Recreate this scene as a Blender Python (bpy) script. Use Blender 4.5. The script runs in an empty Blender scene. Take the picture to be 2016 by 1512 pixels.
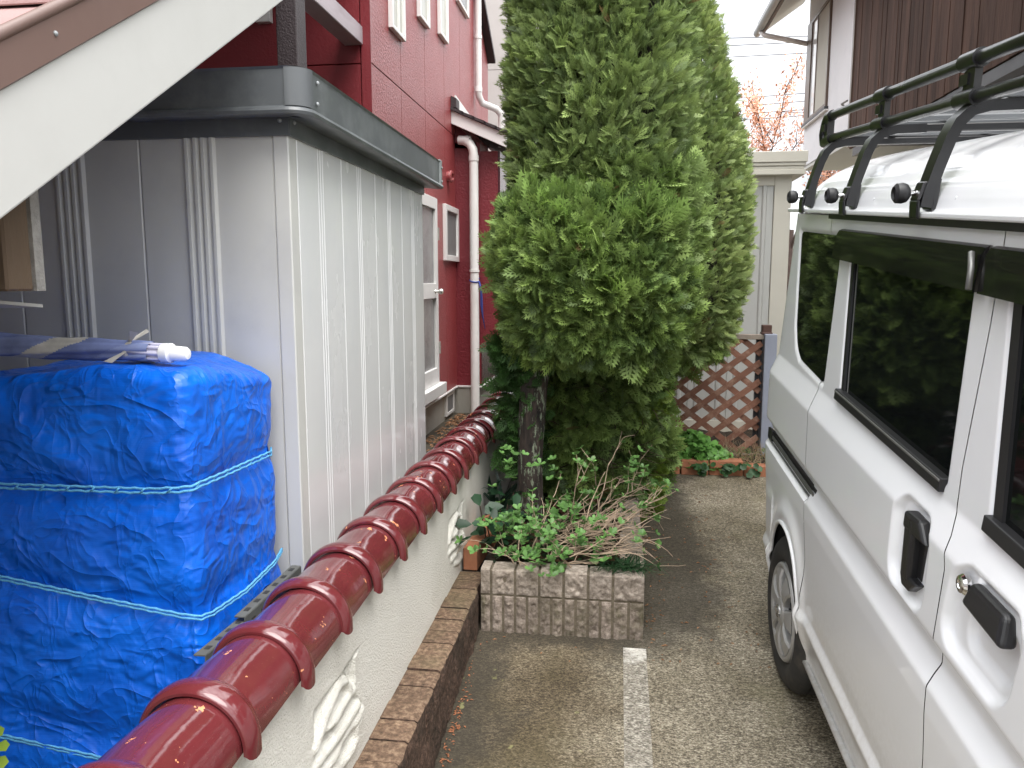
import bpy, bmesh, math, random
import numpy as np
from mathutils import Vector, Matrix
random.seed(7); RNG = np.random.default_rng(11)
scene = bpy.context.scene
COL = scene.collection
R = math.radians

# ------------------------------------------------------------------ camera, world, sun, exposure
CAM_YAW, CAM_PITCH, FPX = R(7.79), R(7.637), 1514.0
cd = bpy.data.cameras.new('camera'); cam = bpy.data.objects.new('camera', cd); COL.objects.link(cam)
cam.location = (0, 0, 0)
cam.rotation_euler = (math.pi/2 - CAM_PITCH, 0, CAM_YAW)
cd.sensor_width = 36.0; cd.lens = FPX/2016*36.0; cd.clip_start = 0.05; cd.clip_end = 2000
scene.camera = cam

SUN_EL, SUN_ROT = R(62), R(148)
world = bpy.data.worlds.new('World'); scene.world = world; world.use_nodes = True
wn, wl = world.node_tree.nodes, world.node_tree.links
wn.clear()
wo = wn.new('ShaderNodeOutputWorld'); bg = wn.new('ShaderNodeBackground'); wl.new(bg.outputs[0], wo.inputs[0])
sky = wn.new('ShaderNodeTexSky'); sky.sky_type = 'NISHITA'; sky.sun_disc = False
sky.sun_elevation = SUN_EL; sky.sun_rotation = SUN_ROT
# overcast: the blue sky shows only faintly through a grey-white cloud layer (brighter overhead, steepened past real overcast to light upright surfaces)
tc = wn.new('ShaderNodeTexCoord'); sp = wn.new('ShaderNodeSeparateXYZ'); wl.new(tc.outputs['Generated'], sp.inputs[0])
mp = wn.new('ShaderNodeMapping'); mp.inputs['Scale'].default_value = (1, 1, 2.6); wl.new(tc.outputs['Generated'], mp.inputs[0])
nz = wn.new('ShaderNodeTexNoise'); nz.inputs['Scale'].default_value = 3.2; nz.inputs['Detail'].default_value = 7; nz.inputs['Roughness'].default_value = .55
wl.new(mp.outputs[0], nz.inputs['Vector'])
rmp = wn.new('ShaderNodeValToRGB')
rmp.color_ramp.elements[0].position = .42; rmp.color_ramp.elements[0].color = (.42, .435, .46, 1)
rmp.color_ramp.elements[1].position = .66; rmp.color_ramp.elements[1].color = (1.15, 1.15, 1.15, 1)
wl.new(nz.outputs['Fac'], rmp.inputs[0])
zr = wn.new('ShaderNodeMapRange'); zr.inputs[1].default_value = 0; zr.inputs[2].default_value = 1
zr.inputs[3].default_value = 3.7; zr.inputs[4].default_value = 24.0
wl.new(sp.outputs['Z'], zr.inputs[0])
cm = wn.new('ShaderNodeMix'); cm.data_type = 'RGBA'; cm.blend_type = 'MULTIPLY'; cm.inputs[0].default_value = 1
wl.new(rmp.outputs[0], cm.inputs[6]); wl.new(zr.outputs[0], cm.inputs[7])
hs = wn.new('ShaderNodeHueSaturation'); hs.inputs['Saturation'].default_value = .35; wl.new(sky.outputs[0], hs.inputs['Color'])
mx = wn.new('ShaderNodeMix'); mx.data_type = 'RGBA'; mx.inputs[0].default_value = .88
wl.new(hs.outputs[0], mx.inputs[6]); wl.new(cm.outputs[2], mx.inputs[7])
wl.new(mx.outputs[2], bg.inputs[0]); bg.inputs[1].default_value = .13

sd = bpy.data.lights.new('sun', 'SUN'); so = bpy.data.objects.new('sun', sd); COL.objects.link(so)
sd.energy = 1.2; sd.angle = R(40); sd.color = (1, .96, .9)
sdir = Vector((math.sin(SUN_ROT)*math.cos(SUN_EL), math.cos(SUN_ROT)*math.cos(SUN_EL), math.sin(SUN_EL)))   # high, behind the photographer's right shoulder, behind cloud
so.rotation_euler = sdir.to_track_quat('Z', 'Y').to_euler(); so.location = (3, -2, 12)
vs = scene.view_settings
vs.view_transform = 'Standard'; vs.look = 'None'; vs.exposure = 1.35; vs.gamma = 1; vs.use_curve_mapping = False

# ------------------------------------------------------------------ helpers: maths
_f = Vector((-math.sin(CAM_YAW)*math.cos(CAM_PITCH), math.cos(CAM_YAW)*math.cos(CAM_PITCH), -math.sin(CAM_PITCH)))
_r = Vector((math.cos(CAM_YAW), math.sin(CAM_YAW), 0)); _u = _r.cross(_f)
def at(px, py, ax, val):
    """surveyed point: where the sight line of photo pixel (px,py) meets the plane  axis = val"""
    v = _f*FPX + _r*(px-1008) + _u*(756-py)
    return v*(val/v[ax])
def smooth(a, b, x):
    t = np.clip((np.asarray(x, float)-a)/(b-a), 0, 1); return t*t*(3-2*t)
def _hash(i, j, k, s):
    h = (i*374761393 + j*668265263 + k*2147483647 + s*974634777) & 0xffffffff
    h = ((h ^ (h >> 13))*1274126177) & 0xffffffff
    h = ((h ^ (h >> 16))*2246822519) & 0xffffffff
    return ((h ^ (h >> 15)) & 0xffff)/32767.5 - 1
def vnoise(P, s=0):
    P = np.asarray(P, float); F = np.floor(P).astype(np.int64); t = P-F; t = t*t*(3-2*t)
    o = 0
    for a in (0, 1):
        for b in (0, 1):
            for c in (0, 1):
                w = (t[:, 0] if a else 1-t[:, 0])*(t[:, 1] if b else 1-t[:, 1])*(t[:, 2] if c else 1-t[:, 2])
                o = o + w*_hash(F[:, 0]+a, F[:, 1]+b, F[:, 2]+c, s)
    return o
def fbm(P, oct=4, s=0, rough=.5):
    P = np.asarray(P, float); a, o, n = 1.0, 0, 0
    for k in range(oct):
        o = o + a*vnoise(P*(2**k)+k*17.3, s+k); n += a; a *= rough
    return o/n
def ridged(P, oct=3, s=0):
    P = np.asarray(P, float); a, o, n = 1.0, 0, 0
    for k in range(oct):
        o = o + a*(1-2*np.abs(vnoise(P*(2**k)+k*9.1, s+k))); n += a; a *= .5
    return o/n

# ------------------------------------------------------------------ helpers: meshes
class MB:
    """collects shapes into ONE mesh"""
    def __init__(s): s.v, s.f, s.m = [], [], []
    def add(s, vs, fs, mi=0):
        b = len(s.v); s.v += [tuple(p) for p in vs]; s.f += [tuple(b+i for i in f) for f in fs]; s.m += [mi]*len(fs); return s
    def box(s, x0, x1, y0, y1, z0, z1, mi=0):
        x0, x1 = sorted((x0, x1)); y0, y1 = sorted((y0, y1)); z0, z1 = sorted((z0, z1))
        return s.add([(x0,y0,z0),(x1,y0,z0),(x1,y1,z0),(x0,y1,z0),(x0,y0,z1),(x1,y0,z1),(x1,y1,z1),(x0,y1,z1)],
                     [(0,3,2,1),(4,5,6,7),(0,1,5,4),(1,2,6,5),(2,3,7,6),(3,0,4,7)], mi)
    def hexa(s, p, mi=0):   # 8 points: bottom ring then top ring
        return s.add(p, [(0,3,2,1),(4,5,6,7),(0,1,5,4),(1,2,6,5),(2,3,7,6),(3,0,4,7)], mi)
    def bar(s, a, b, w, h, up=(0,0,1), mi=0):
        a, b = Vector(a), Vector(b); d = (b-a).normalized(); side = d.cross(Vector(up)).normalized(); u = side.cross(d)
        P = []
        for q in (a, b):
            for sx, sy in ((-1,-1),(1,-1),(1,1),(-1,1)): P.append(q+side*(sx*w/2)+u*(sy*h/2))
        return s.add(P, [(0,1,2,3),(7,6,5,4),(0,4,5,1),(1,5,6,2),(2,6,7,3),(3,7,4,0)], mi)
    def tube(s, pts, r, n=8, cap=True, mi=0):
        pts = [Vector(p) for p in pts]; N = len(pts)
        rs = r if hasattr(r, '__len__') else [r]*N
        b = len(s.v); ref = None
        for i, p in enumerate(pts):
            d = (pts[min(i+1, N-1)]-pts[max(i-1, 0)])
            d = d.normalized() if d.length > 1e-9 else Vector((0,0,1))
            if ref is None:
                ref = Vector((0,0,1)) if abs(d.z) < .9 else Vector((1,0,0))
            a = (ref-d*ref.dot(d))
            a = a.normalized() if a.length > 1e-6 else d.orthogonal().normalized()
            ref = a; c = d.cross(a)
            for k in range(n):
                t = 2*math.pi*k/n; s.v.append(tuple(p+(a*math.cos(t)+c*math.sin(t))*rs[i]))
        for i in range(N-1):
            for k in range(n):
                s.f.append((b+i*n+k, b+i*n+(k+1)%n, b+(i+1)*n+(k+1)%n, b+(i+1)*n+k)); s.m.append(mi)
        if cap:
            s.f.append(tuple(b+k for k in reversed(range(n)))); s.m.append(mi)
            s.f.append(tuple(b+(N-1)*n+k for k in range(n))); s.m.append(mi)
        return s
    def lathe(s, prof, origin, axis, n=24, mi=0, cap=True):
        """prof = [(radius, distance along axis)]"""
        o = Vector(origin); d = Vector(axis).normalized(); a = d.orthogonal().normalized(); c = d.cross(a); b = len(s.v)
        for r, t in prof:
            for k in range(n):
                q = 2*math.pi*k/n; s.v.append(tuple(o+d*t+(a*math.cos(q)+c*math.sin(q))*r))
        for i in range(len(prof)-1):
            for k in range(n):
                s.f.append((b+i*n+k, b+i*n+(k+1)%n, b+(i+1)*n+(k+1)%n, b+(i+1)*n+k)); s.m.append(mi)
        if cap:
            s.f.append(tuple(b+k for k in reversed(range(n)))); s.m.append(mi)
            s.f.append(tuple(b+(len(prof)-1)*n+k for k in range(n))); s.m.append(mi)
        return s
    def prism(s, poly, off, mi=0):
        """poly: 3-D outline, off: extrusion vector"""
        n = len(poly); P = [Vector(p) for p in poly]; o = Vector(off)
        return s.add(P+[p+o for p in P], [tuple(reversed(range(n))), tuple(range(n, 2*n))]+[(i, (i+1)%n, n+(i+1)%n, n+i) for i in range(n)], mi)
    def grid(s, A, mi=0, mask=None):
        """A: (n,m,3) array of points"""
        A = np.asarray(A, float); n, m = A.shape[:2]; b = len(s.v)
        s.v += [tuple(p) for p in A.reshape(-1, 3)]
        for i in range(n-1):
            for j in range(m-1):
                if mask is None or mask[i, j]:
                    s.f.append((b+i*m+j, b+(i+1)*m+j, b+(i+1)*m+j+1, b+i*m+j+1)); s.m.append(mi)
        return s
    def mesh(s, name, mats, smooth_=False, off=None, weld=False, fixn=True):
        me = bpy.data.meshes.new(name)
        V = s.v
        if off is not None: V = [(p[0]-off[0], p[1]-off[1], p[2]-off[2]) for p in V]
        me.from_pydata(V, [], s.f)
        for m in (mats if isinstance(mats, (list, tuple)) else [mats]): me.materials.append(m)
        me.polygons.foreach_set('material_index', s.m)
        if weld or fixn:
            bm = bmesh.new(); bm.from_mesh(me)
            if weld: bmesh.ops.remove_doubles(bm, verts=bm.verts, dist=1e-4)
            if fixn: bmesh.ops.recalc_face_normals(bm, faces=bm.faces)
            bm.to_mesh(me); bm.free()
        if smooth_:
            me.polygons.foreach_set('use_smooth', [True]*len(me.polygons))
            if smooth_ is not True: me.set_sharp_from_angle(angle=R(smooth_))
        me.update(); return me

LOC = {}
def thing(name, label, cat, loc=(0,0,0), group=None, rot=None):
    o = bpy.data.objects.new(name, None); COL.objects.link(o); o.empty_display_size = .2
    o.location = loc; o['label'] = label; o['category'] = cat; LOC[o] = Vector(loc)
    if group: o['group'] = group
    if rot is not None: o.rotation_euler = rot; LOC[o] = None
    return o
def obj(name, mb, mats, parent=None, sm=False, bevel=0, seg=1, weld=False, fixn=True, label=None):
    off = None
    if parent is not None: off = LOC.get(parent)
    me = mb if isinstance(mb, bpy.types.Mesh) else mb.mesh(name, mats, sm, off, weld, fixn)
    o = bpy.data.objects.new(name, me); COL.objects.link(o)
    if parent is not None: o.parent = parent; LOC[o] = off
    else: LOC[o] = None
    if bevel:
        b = o.modifiers.new('bevel', 'BEVEL'); b.width = bevel; b.segments = seg; b.limit_method = 'ANGLE'; b.angle_limit = R(40)
    if label: o['label'] = label
    return o
def tag(o, label, cat, group=None):
    o['label'] = label; o['category'] = cat
    if group: o['group'] = group
    return o
def struct(o): o['kind'] = 'structure'; return o
def stuff(o): o['kind'] = 'stuff'; return o
def piece(name, me, parent, pos, rot=None, scale=None):
    """a part that shares its mesh with its neighbours"""
    o = bpy.data.objects.new(name, me); COL.objects.link(o); o.parent = parent
    off = LOC.get(parent); o.location = Vector(pos)-(off if off is not None else Vector())
    if rot is not None: o.rotation_euler = rot
    if scale is not None: o.scale = scale
    LOC[o] = Vector(pos)
    return o

# ------------------------------------------------------------------ helpers: materials
def nn(nt, t, **kw):
    n = nt.nodes.new(t)
    for k, v in kw.items(): setattr(n, k, v)
    return n
def ramp(nt, src, stops):
    r = nn(nt, 'ShaderNodeValToRGB'); e = r.color_ramp.elements
    while len(e) < len(stops): e.new(.5)
    for i, (p, c) in enumerate(stops): e[i].position = p; e[i].color = (*c, 1) if len(c) == 3 else c
    nt.links.new(src, r.inputs[0]); return r.outputs[0]
def noise(nt, vec, scale, detail=4, rough=.55, typ='noise', dist=0):
    if typ == 'noise':
        n = nn(nt, 'ShaderNodeTexNoise'); n.inputs['Detail'].default_value = detail; n.inputs['Roughness'].default_value = rough
        n.inputs['Distortion'].default_value = dist
        out = n.outputs['Fac']
    else:
        n = nn(nt, 'ShaderNodeTexVoronoi'); n.feature = typ; out = n.outputs['Distance']
    n.inputs['Scale'].default_value = scale
    nt.links.new(vec, n.inputs['Vector']); return out
def mixc(nt, fac, a, b, blend='MIX'):
    m = nn(nt, 'ShaderNodeMix', data_type='RGBA', blend_type=blend)
    for sock, val in ((0, fac), (6, a), (7, b)):
        if isinstance(val, (int, float)): m.inputs[sock].default_value = val
        elif isinstance(val, (tuple, list)): m.inputs[sock].default_value = (*val, 1)
        else: nt.links.new(val, m.inputs[sock])
    return m.outputs[2]
def newmat(name):
    m = bpy.data.materials.new(name); m.use_nodes = True; nt = m.node_tree
    return m, nt, nt.nodes['Principled BSDF']
def scaled(nt, s):
    g = nn(nt, 'ShaderNodeNewGeometry'); mpn = nn(nt, 'ShaderNodeMapping'); mpn.inputs['Scale'].default_value = s
    nt.links.new(g.outputs['Position'], mpn.inputs[0]); return mpn.outputs[0]
def pm(name, col, rough=.5, metal=0, var=.12, vs_=4, bump=0, bs=60, bd=3, coat=0, dirt=None, dirtf=.5, dscale=3, rv=.08, aniso=(1,1,1), spec=.5, rnd=0, btyp='noise'):
    m, nt, p = newmat(name); L = nt.links
    g = scaled(nt, aniso)
    n1 = noise(nt, g, vs_, 5)
    c = ramp(nt, n1, [(.25, tuple(x*(1-var) for x in col)), (.75, tuple(min(1, x*(1+var)) for x in col))])
    if rnd:
        oi = nn(nt, 'ShaderNodeObjectInfo')
        c = mixc(nt, 1, c, ramp(nt, oi.outputs['Random'], [(0, (1-rnd,)*3), (1, (1+rnd*.6,)*3)]), 'MULTIPLY')
    if dirt is not None:
        n2 = noise(nt, g, dscale, 6, .65)
        f = ramp(nt, n2, [(.5, (0,0,0)), (.72, (dirtf,)*3)])
        c = mixc(nt, f, c, dirt)
    L.new(c, p.inputs['Base Color'])
    p.inputs['Metallic'].default_value = metal; p.inputs['Specular IOR Level'].default_value = spec
    n3 = noise(nt, g, vs_*2.3, 4)
    mr = nn(nt, 'ShaderNodeMapRange'); mr.inputs[3].default_value = max(0, rough-rv); mr.inputs[4].default_value = min(1, rough+rv)
    L.new(n3, mr.inputs[0]); L.new(mr.outputs[0], p.inputs['Roughness'])
    if coat: p.inputs['Coat Weight'].default_value = coat; p.inputs['Coat Roughness'].default_value = .06
    if bump:
        b = nn(nt, 'ShaderNodeBump'); b.inputs['Distance'].default_value = bump; b.inputs['Strength'].default_value = 1
        L.new(noise(nt, g, bs, bd, .6, btyp), b.inputs['Height']); L.new(b.outputs[0], p.inputs['Normal'])
    return m
# ------------------------------------------------------------------ materials
M = {}
def concrete():
    m, nt, p = newmat('driveway concrete'); L = nt.links
    g = scaled(nt, (1, 1, 1)); gs = scaled(nt, (.55, 1, 1))
    sp1 = noise(nt, gs, 270, 3, .7); sp2 = noise(nt, gs, 120, 4, .65)
    speck = nn(nt, 'ShaderNodeMath', operation='ADD'); speck.inputs[1].default_value = 0
    mx_ = nn(nt, 'ShaderNodeMix', data_type='FLOAT'); mx_.inputs[0].default_value = .45; L.new(sp1, mx_.inputs[2]); L.new(sp2, mx_.inputs[3])
    base = ramp(nt, mx_.outputs[0], [(.37, (.046, .039, .030)), (.47, (.150, .129, .097)), (.55, (.345, .31, .245)), (.65, (.62, .575, .48))])
    big = noise(nt, g, 1.3, 5, .6)
    base = mixc(nt, 1, base, ramp(nt, big, [(.40, (.55, .52, .45)), (.60, (1.12, 1.11, 1.07))]), 'MULTIPLY')
    moss = noise(nt, g, 2.1, 6, .65)
    base = mixc(nt, ramp(nt, moss, [(.56, (0,0,0)), (.70, (.45,)*3)]), base, (.13, .115, .06))
    # darker concrete beside the planter, along the brick edging and under the tree
    sx = nn(nt, 'ShaderNodeSeparateXYZ'); L.new(g, sx.inputs[0])
    def mr(src, a, b, c=0, d=1):
        if a > b: a, b, c, d = b, a, d, c
        r = nn(nt, 'ShaderNodeMapRange'); r.interpolation_type = 'SMOOTHSTEP'; r.inputs[1].default_value = a; r.inputs[2].default_value = b; r.inputs[3].default_value = c; r.inputs[4].default_value = d
        L.new(src, r.inputs[0]); return r.outputs[0]
    def mul(a, b):
        q = nn(nt, 'ShaderNodeMath', operation='MULTIPLY'); L.new(a, q.inputs[0])
        if isinstance(b, (int, float)): q.inputs[1].default_value = b
        else: L.new(b, q.inputs[1])
        return q.outputs[0]
    def add(a, b):
        q = nn(nt, 'ShaderNodeMath', operation='ADD'); L.new(a, q.inputs[0])
        if isinstance(b, (int, float)): q.inputs[1].default_value = b
        else: L.new(b, q.inputs[1])
        return q.outputs[0]
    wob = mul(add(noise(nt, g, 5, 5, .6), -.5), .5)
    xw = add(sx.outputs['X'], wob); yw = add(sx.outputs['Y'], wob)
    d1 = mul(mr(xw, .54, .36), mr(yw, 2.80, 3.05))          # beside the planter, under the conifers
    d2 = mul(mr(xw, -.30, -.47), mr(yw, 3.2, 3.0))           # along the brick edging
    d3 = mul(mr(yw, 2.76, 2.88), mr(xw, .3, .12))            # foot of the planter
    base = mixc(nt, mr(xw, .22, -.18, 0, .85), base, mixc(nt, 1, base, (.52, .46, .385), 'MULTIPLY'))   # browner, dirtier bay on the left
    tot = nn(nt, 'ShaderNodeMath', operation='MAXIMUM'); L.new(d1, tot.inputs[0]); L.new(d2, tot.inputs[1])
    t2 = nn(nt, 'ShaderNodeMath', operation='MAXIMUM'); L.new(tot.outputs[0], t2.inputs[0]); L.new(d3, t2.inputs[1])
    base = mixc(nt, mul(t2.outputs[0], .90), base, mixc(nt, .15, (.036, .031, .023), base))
    spots = ramp(nt, noise(nt, scaled(nt, (1, .9, 1)), 13, 3, .5), [(.70, (0,0,0)), (.735, (.75,)*3)])
    base = mixc(nt, mul(spots, mr(xw, .05, -.15)), base, mixc(nt, .6, base, (.36, .36, .15)))
    L.new(base, p.inputs['Base Color']); p.inputs['Roughness'].default_value = .85; p.inputs['Specular IOR Level'].default_value = .3
    b = nn(nt, 'ShaderNodeBump'); b.inputs['Distance'].default_value = .006; L.new(mx_.outputs[0], b.inputs['Height']); L.new(b.outputs[0], p.inputs['Normal'])
    return m
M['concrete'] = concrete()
def worn_paint():
    m, nt, p = newmat('worn white line paint'); L = nt.links
    g = scaled(nt, (1,1,1)); gs = scaled(nt, (.55, 1, 1))
    sp1 = noise(nt, gs, 210, 3, .7); sp2 = noise(nt, gs, 95, 4, .65)
    mx_ = nn(nt, 'ShaderNodeMix', data_type='FLOAT'); mx_.inputs[0].default_value = .45; L.new(sp1, mx_.inputs[2]); L.new(sp2, mx_.inputs[3])
    worn = ramp(nt, mx_.outputs[0], [(.37, (.048, .042, .034)), (.47, (.150, .134, .106)), (.55, (.345, .315, .26)), (.65, (.60, .56, .48))])
    fresh = ramp(nt, mx_.outputs[0], [(.36, (.20, .185, .15)), (.45, (.46, .44, .39)), (.6, (.72, .69, .63))])
    sx = nn(nt, 'ShaderNodeSeparateXYZ'); L.new(g, sx.inputs[0])
    ad = nn(nt, 'ShaderNodeMath', operation='MULTIPLY_ADD'); L.new(noise(nt, g, 9, 5, .7), ad.inputs[0]); ad.inputs[1].default_value = .55; L.new(sx.outputs['Y'], ad.inputs[2])
    mr = nn(nt, 'ShaderNodeMapRange'); mr.inputs[1].default_value = 3.04; mr.inputs[2].default_value = 3.14; L.new(ad.outputs[0], mr.inputs[0])
    c = mixc(nt, mr.outputs[0], worn, fresh)
    c = mixc(nt, ramp(nt, noise(nt, g, 6, 6, .7), [(.44, (0,0,0)), (.58, (.8,)*3)]), c, mixc(nt, .55, (.15, .13, .10), c))
    L.new(c, p.inputs['Base Color']); p.inputs['Roughness'].default_value = .8
    b = nn(nt, 'ShaderNodeBump'); b.inputs['Distance'].default_value = .005; L.new(mx_.outputs[0], b.inputs['Height']); L.new(b.outputs[0], p.inputs['Normal'])
    return m
M['line'] = worn_paint()
def mottled(name, stops, scale, bump, bs, rough=.85, blotch=None, bl=(2.5, .5, .68, .7), aniso=(1,1,1), rnd=0):
    m, nt, p = newmat(name); L = nt.links; g = scaled(nt, aniso)
    a = noise(nt, g, scale, 6, .7); c = ramp(nt, a, stops)
    if blotch:
        c = mixc(nt, ramp(nt, noise(nt, g, bl[0], 6, .65), [(bl[1], (0,0,0)), (bl[2], (bl[3],)*3)]), c, blotch)
    if rnd:
        oi = nn(nt, 'ShaderNodeObjectInfo')
        c = mixc(nt, 1, c, ramp(nt, oi.outputs['Random'], [(0, (1-rnd,)*3), (1, (1+rnd*.7,)*3)]), 'MULTIPLY')
    L.new(c, p.inputs['Base Color']); p.inputs['Roughness'].default_value = rough; p.inputs['Specular IOR Level'].default_value = .3
    b = nn(nt, 'ShaderNodeBump'); b.inputs['Distance'].default_value = bump; L.new(noise(nt, g, bs, 5, .65), b.inputs['Height']); L.new(b.outputs[0], p.inputs['Normal'])
    return m
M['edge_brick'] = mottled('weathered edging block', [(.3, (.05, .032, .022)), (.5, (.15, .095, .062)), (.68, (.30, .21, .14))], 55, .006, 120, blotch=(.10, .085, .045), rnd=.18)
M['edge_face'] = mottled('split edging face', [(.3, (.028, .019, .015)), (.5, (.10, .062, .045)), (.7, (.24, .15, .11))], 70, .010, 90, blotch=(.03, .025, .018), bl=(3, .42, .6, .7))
M['block'] = mottled('split planter block', [(.28, (.14, .115, .09)), (.5, (.31, .26, .215)), (.72, (.48, .42, .36))], 48, .008, 85, blotch=(.17, .14, .085), bl=(5, .55, .72, .6), rnd=.10)
M['block_low'] = mottled('mossy planter block', [(.28, (.10, .08, .06)), (.5, (.27, .22, .18)), (.72, (.45, .38, .33))], 48, .008, 85, blotch=(.09, .085, .04), bl=(7, .45, .66, .8), rnd=.10)
M['mortar'] = mottled('old mortar', [(.3, (.08, .065, .045)), (.6, (.17, .14, .10)), (.75, (.25, .21, .16))], 30, .003, 90)
M['stucco'] = pm('rough cream stucco', (.80, .78, .715), .8, var=.05, vs_=3, bump=.007, bs=210, bd=3, dirt=(.45, .42, .34), dirtf=.35, dscale=2)
M['stucco_smooth'] = M['stucco']
def glaze():
    m, nt, p = newmat('maroon roof glaze'); L = nt.links; g = scaled(nt, (1,1,1))
    n1 = noise(nt, g, 6, 4)
    c = ramp(nt, n1, [(.3, (.098, .016, .019)), (.7, (.135, .024, .027))])
    dust = noise(nt, g, 260, 2, .6)
    c = mixc(nt, ramp(nt, dust, [(.66, (0,0,0)), (.74, (.12,)*3)]), c, (.45, .30, .27))
    # flaked glaze showing the orange clay
    v = noise(nt, scaled(nt, (1, 1, 1)), 21, 5, .62)
    w = noise(nt, g, 70, 3, .6)
    s_ = nn(nt, 'ShaderNodeMath', operation='MULTIPLY_ADD'); L.new(w, s_.inputs[0]); s_.inputs[1].default_value = .35; L.new(v, s_.inputs[2])
    chip = ramp(nt, s_.outputs[0], [(.850, (0,0,0)), (.860, (1,1,1))])
    c = mixc(nt, chip, c, (.62, .27, .12))
    L.new(c, p.inputs['Base Color'])
    L.new(ramp(nt, chip, [(0, (.10,)*3), (1, (.8,)*3)]), p.inputs['Roughness'])
    p.inputs['Coat Weight'].default_value = .4; p.inputs['Coat Roughness'].default_value = .08
    b = nn(nt, 'ShaderNodeBump'); b.inputs['Distance'].default_value = .0012; b.inputs['Strength'].default_value = .6
    L.new(noise(nt, g, 35, 3, .5), b.inputs['Height']); L.new(b.outputs[0], p.inputs['Normal'])
    return m
M['glaze'] = glaze()
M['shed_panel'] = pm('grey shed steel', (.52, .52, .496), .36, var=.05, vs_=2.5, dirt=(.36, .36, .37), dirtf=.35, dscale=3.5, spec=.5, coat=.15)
M['shed_side'] = pm('lit shed steel', (.66, .665, .662), .26, var=.05, vs_=2.5, dirt=(.57, .59, .62), dirtf=.5, dscale=3, aniso=(1, 1, .45), spec=.5, coat=.5)  # front's steel again, base lightened for the stronger light on the side
M['shed_roof'] = pm('dark grey roof steel', (.098, .106, .112), .40, var=.1, vs_=3, dirt=(.30, .32, .32), dirtf=.35, dscale=4, coat=.2)
M['shed_top'] = pm('zinc roof sheet', (.24, .26, .26), .45, var=.1)
M['rivet'] = pm('grey rivet', (.30, .32, .33), .4)
M['barge'] = pm('white barge paint', (.52, .52, .50), .42, var=.03, vs_=2, dirt=(.45, .45, .43), dirtf=.3, dscale=5, spec=.4)
M['brown_metal'] = pm('brown coated steel', (.155, .10, .085), .42, var=.08, dirt=(.24, .17, .15), dirtf=.3)
M['brown_sheet'] = pm('faded brown roofing', (.34, .21, .20), .5, var=.1, bump=.001, bs=200)
M['old_wood'] = pm('weathered timber', (.12, .082, .052), .8, var=.3, vs_=9, aniso=(1, 1, .2), bump=.003, bs=90, dirt=(.12, .09, .06), dscale=9)
M['lichen_wood'] = pm('lichened timber edge', (.30, .29, .27), .9, var=.3, vs_=40, bump=.004, bs=120)
M['grey_board'] = pm('grey board', (.33, .33, .32), .8, var=.15)
def tarpm():
    m, nt, p = newmat('blue tarpaulin'); L = nt.links; g = scaled(nt, (1,1,1))
    n1 = noise(nt, g, 7, 5)
    c = ramp(nt, n1, [(.3, (.002, .090, .54)), (.7, (.003, .148, .76))])
    L.new(c, p.inputs['Base Color']); p.inputs['Specular IOR Level'].default_value = .45; p.inputs['Roughness'].default_value = .30
    # woven tape grid and crumples
    gw = nn(nt, 'ShaderNodeTexWave', wave_type='BANDS', bands_direction='Z'); gw.inputs['Scale'].default_value = 60; gw.inputs['Distortion'].default_value = 3; gw.inputs['Detail'].default_value = 2; L.new(g, gw.inputs['Vector'])
    b0 = nn(nt, 'ShaderNodeBump'); b0.inputs['Distance'].default_value = .0006; b0.inputs['Strength'].default_value = .12; L.new(gw.outputs['Fac'], b0.inputs['Height'])
    n2 = nn(nt, 'ShaderNodeTexNoise'); n2.noise_type = 'RIDGED_MULTIFRACTAL'; n2.inputs['Scale'].default_value = 13; n2.inputs['Detail'].default_value = 5; n2.inputs['Roughness'].default_value = .6; n2.inputs['Distortion'].default_value = 1.0
    L.new(scaled(nt, (1, 1, 1.7)), n2.inputs['Vector'])
    b1 = nn(nt, 'ShaderNodeBump'); b1.inputs['Distance'].default_value = .010; b1.inputs['Strength'].default_value = .65; L.new(n2.outputs['Fac'], b1.inputs['Height']); L.new(b0.outputs[0], b1.inputs['Normal'])
    prev = b1
    for sc_, an, dd, st_ in ((5.5, (1, 1, 1.5), .020, .55), (12, (1.3, 1.3, .8), .010, .5)):
        n5 = nn(nt, 'ShaderNodeTexNoise'); n5.inputs['Scale'].default_value = sc_; n5.inputs['Detail'].default_value = 2.5; n5.inputs['Roughness'].default_value = .45; n5.inputs['Distortion'].default_value = .7
        L.new(scaled(nt, an), n5.inputs['Vector'])
        f1 = nn(nt, 'ShaderNodeMath', operation='MULTIPLY_ADD'); f1.inputs[1].default_value = 2; f1.inputs[2].default_value = -1; L.new(n5.outputs['Fac'], f1.inputs[0])
        f2 = nn(nt, 'ShaderNodeMath', operation='ABSOLUTE'); L.new(f1.outputs[0], f2.inputs[0])
        f3 = nn(nt, 'ShaderNodeMath', operation='POWER'); f3.inputs[1].default_value = .6; L.new(f2.outputs[0], f3.inputs[0])
        bb = nn(nt, 'ShaderNodeBump'); bb.inputs['Distance'].default_value = dd; bb.inputs['Strength'].default_value = st_; bb.invert = True; L.new(f3.outputs[0], bb.inputs['Height']); L.new(prev.outputs[0], bb.inputs['Normal']); prev = bb
    b2 = prev
    L.new(b2.outputs[0], p.inputs['Normal'])
    return m
M['tarp'] = tarpm()
M['rib_cloth'] = pm('lavender white cloth', (.50, .49, .62), .7)
M['rope'] = pm('pale blue rope', (.10, .36, .62), .7, var=.25, vs_=120, bump=.002, bs=300)
M['iron'] = pm('weathered slotted steel', (.085, .087, .08), .75, var=.3, vs_=14, dirt=(.09, .085, .075), dscale=10)
M['hole'] = pm('dark slot', (.02, .02, .02), .9)
M['white_plastic'] = pm('white plastic', (.82, .82, .82), .4, var=.03)
M['poly_bag'] = pm('cloudy plastic tape', (.48, .46, .42), .4, var=.2)
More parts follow.
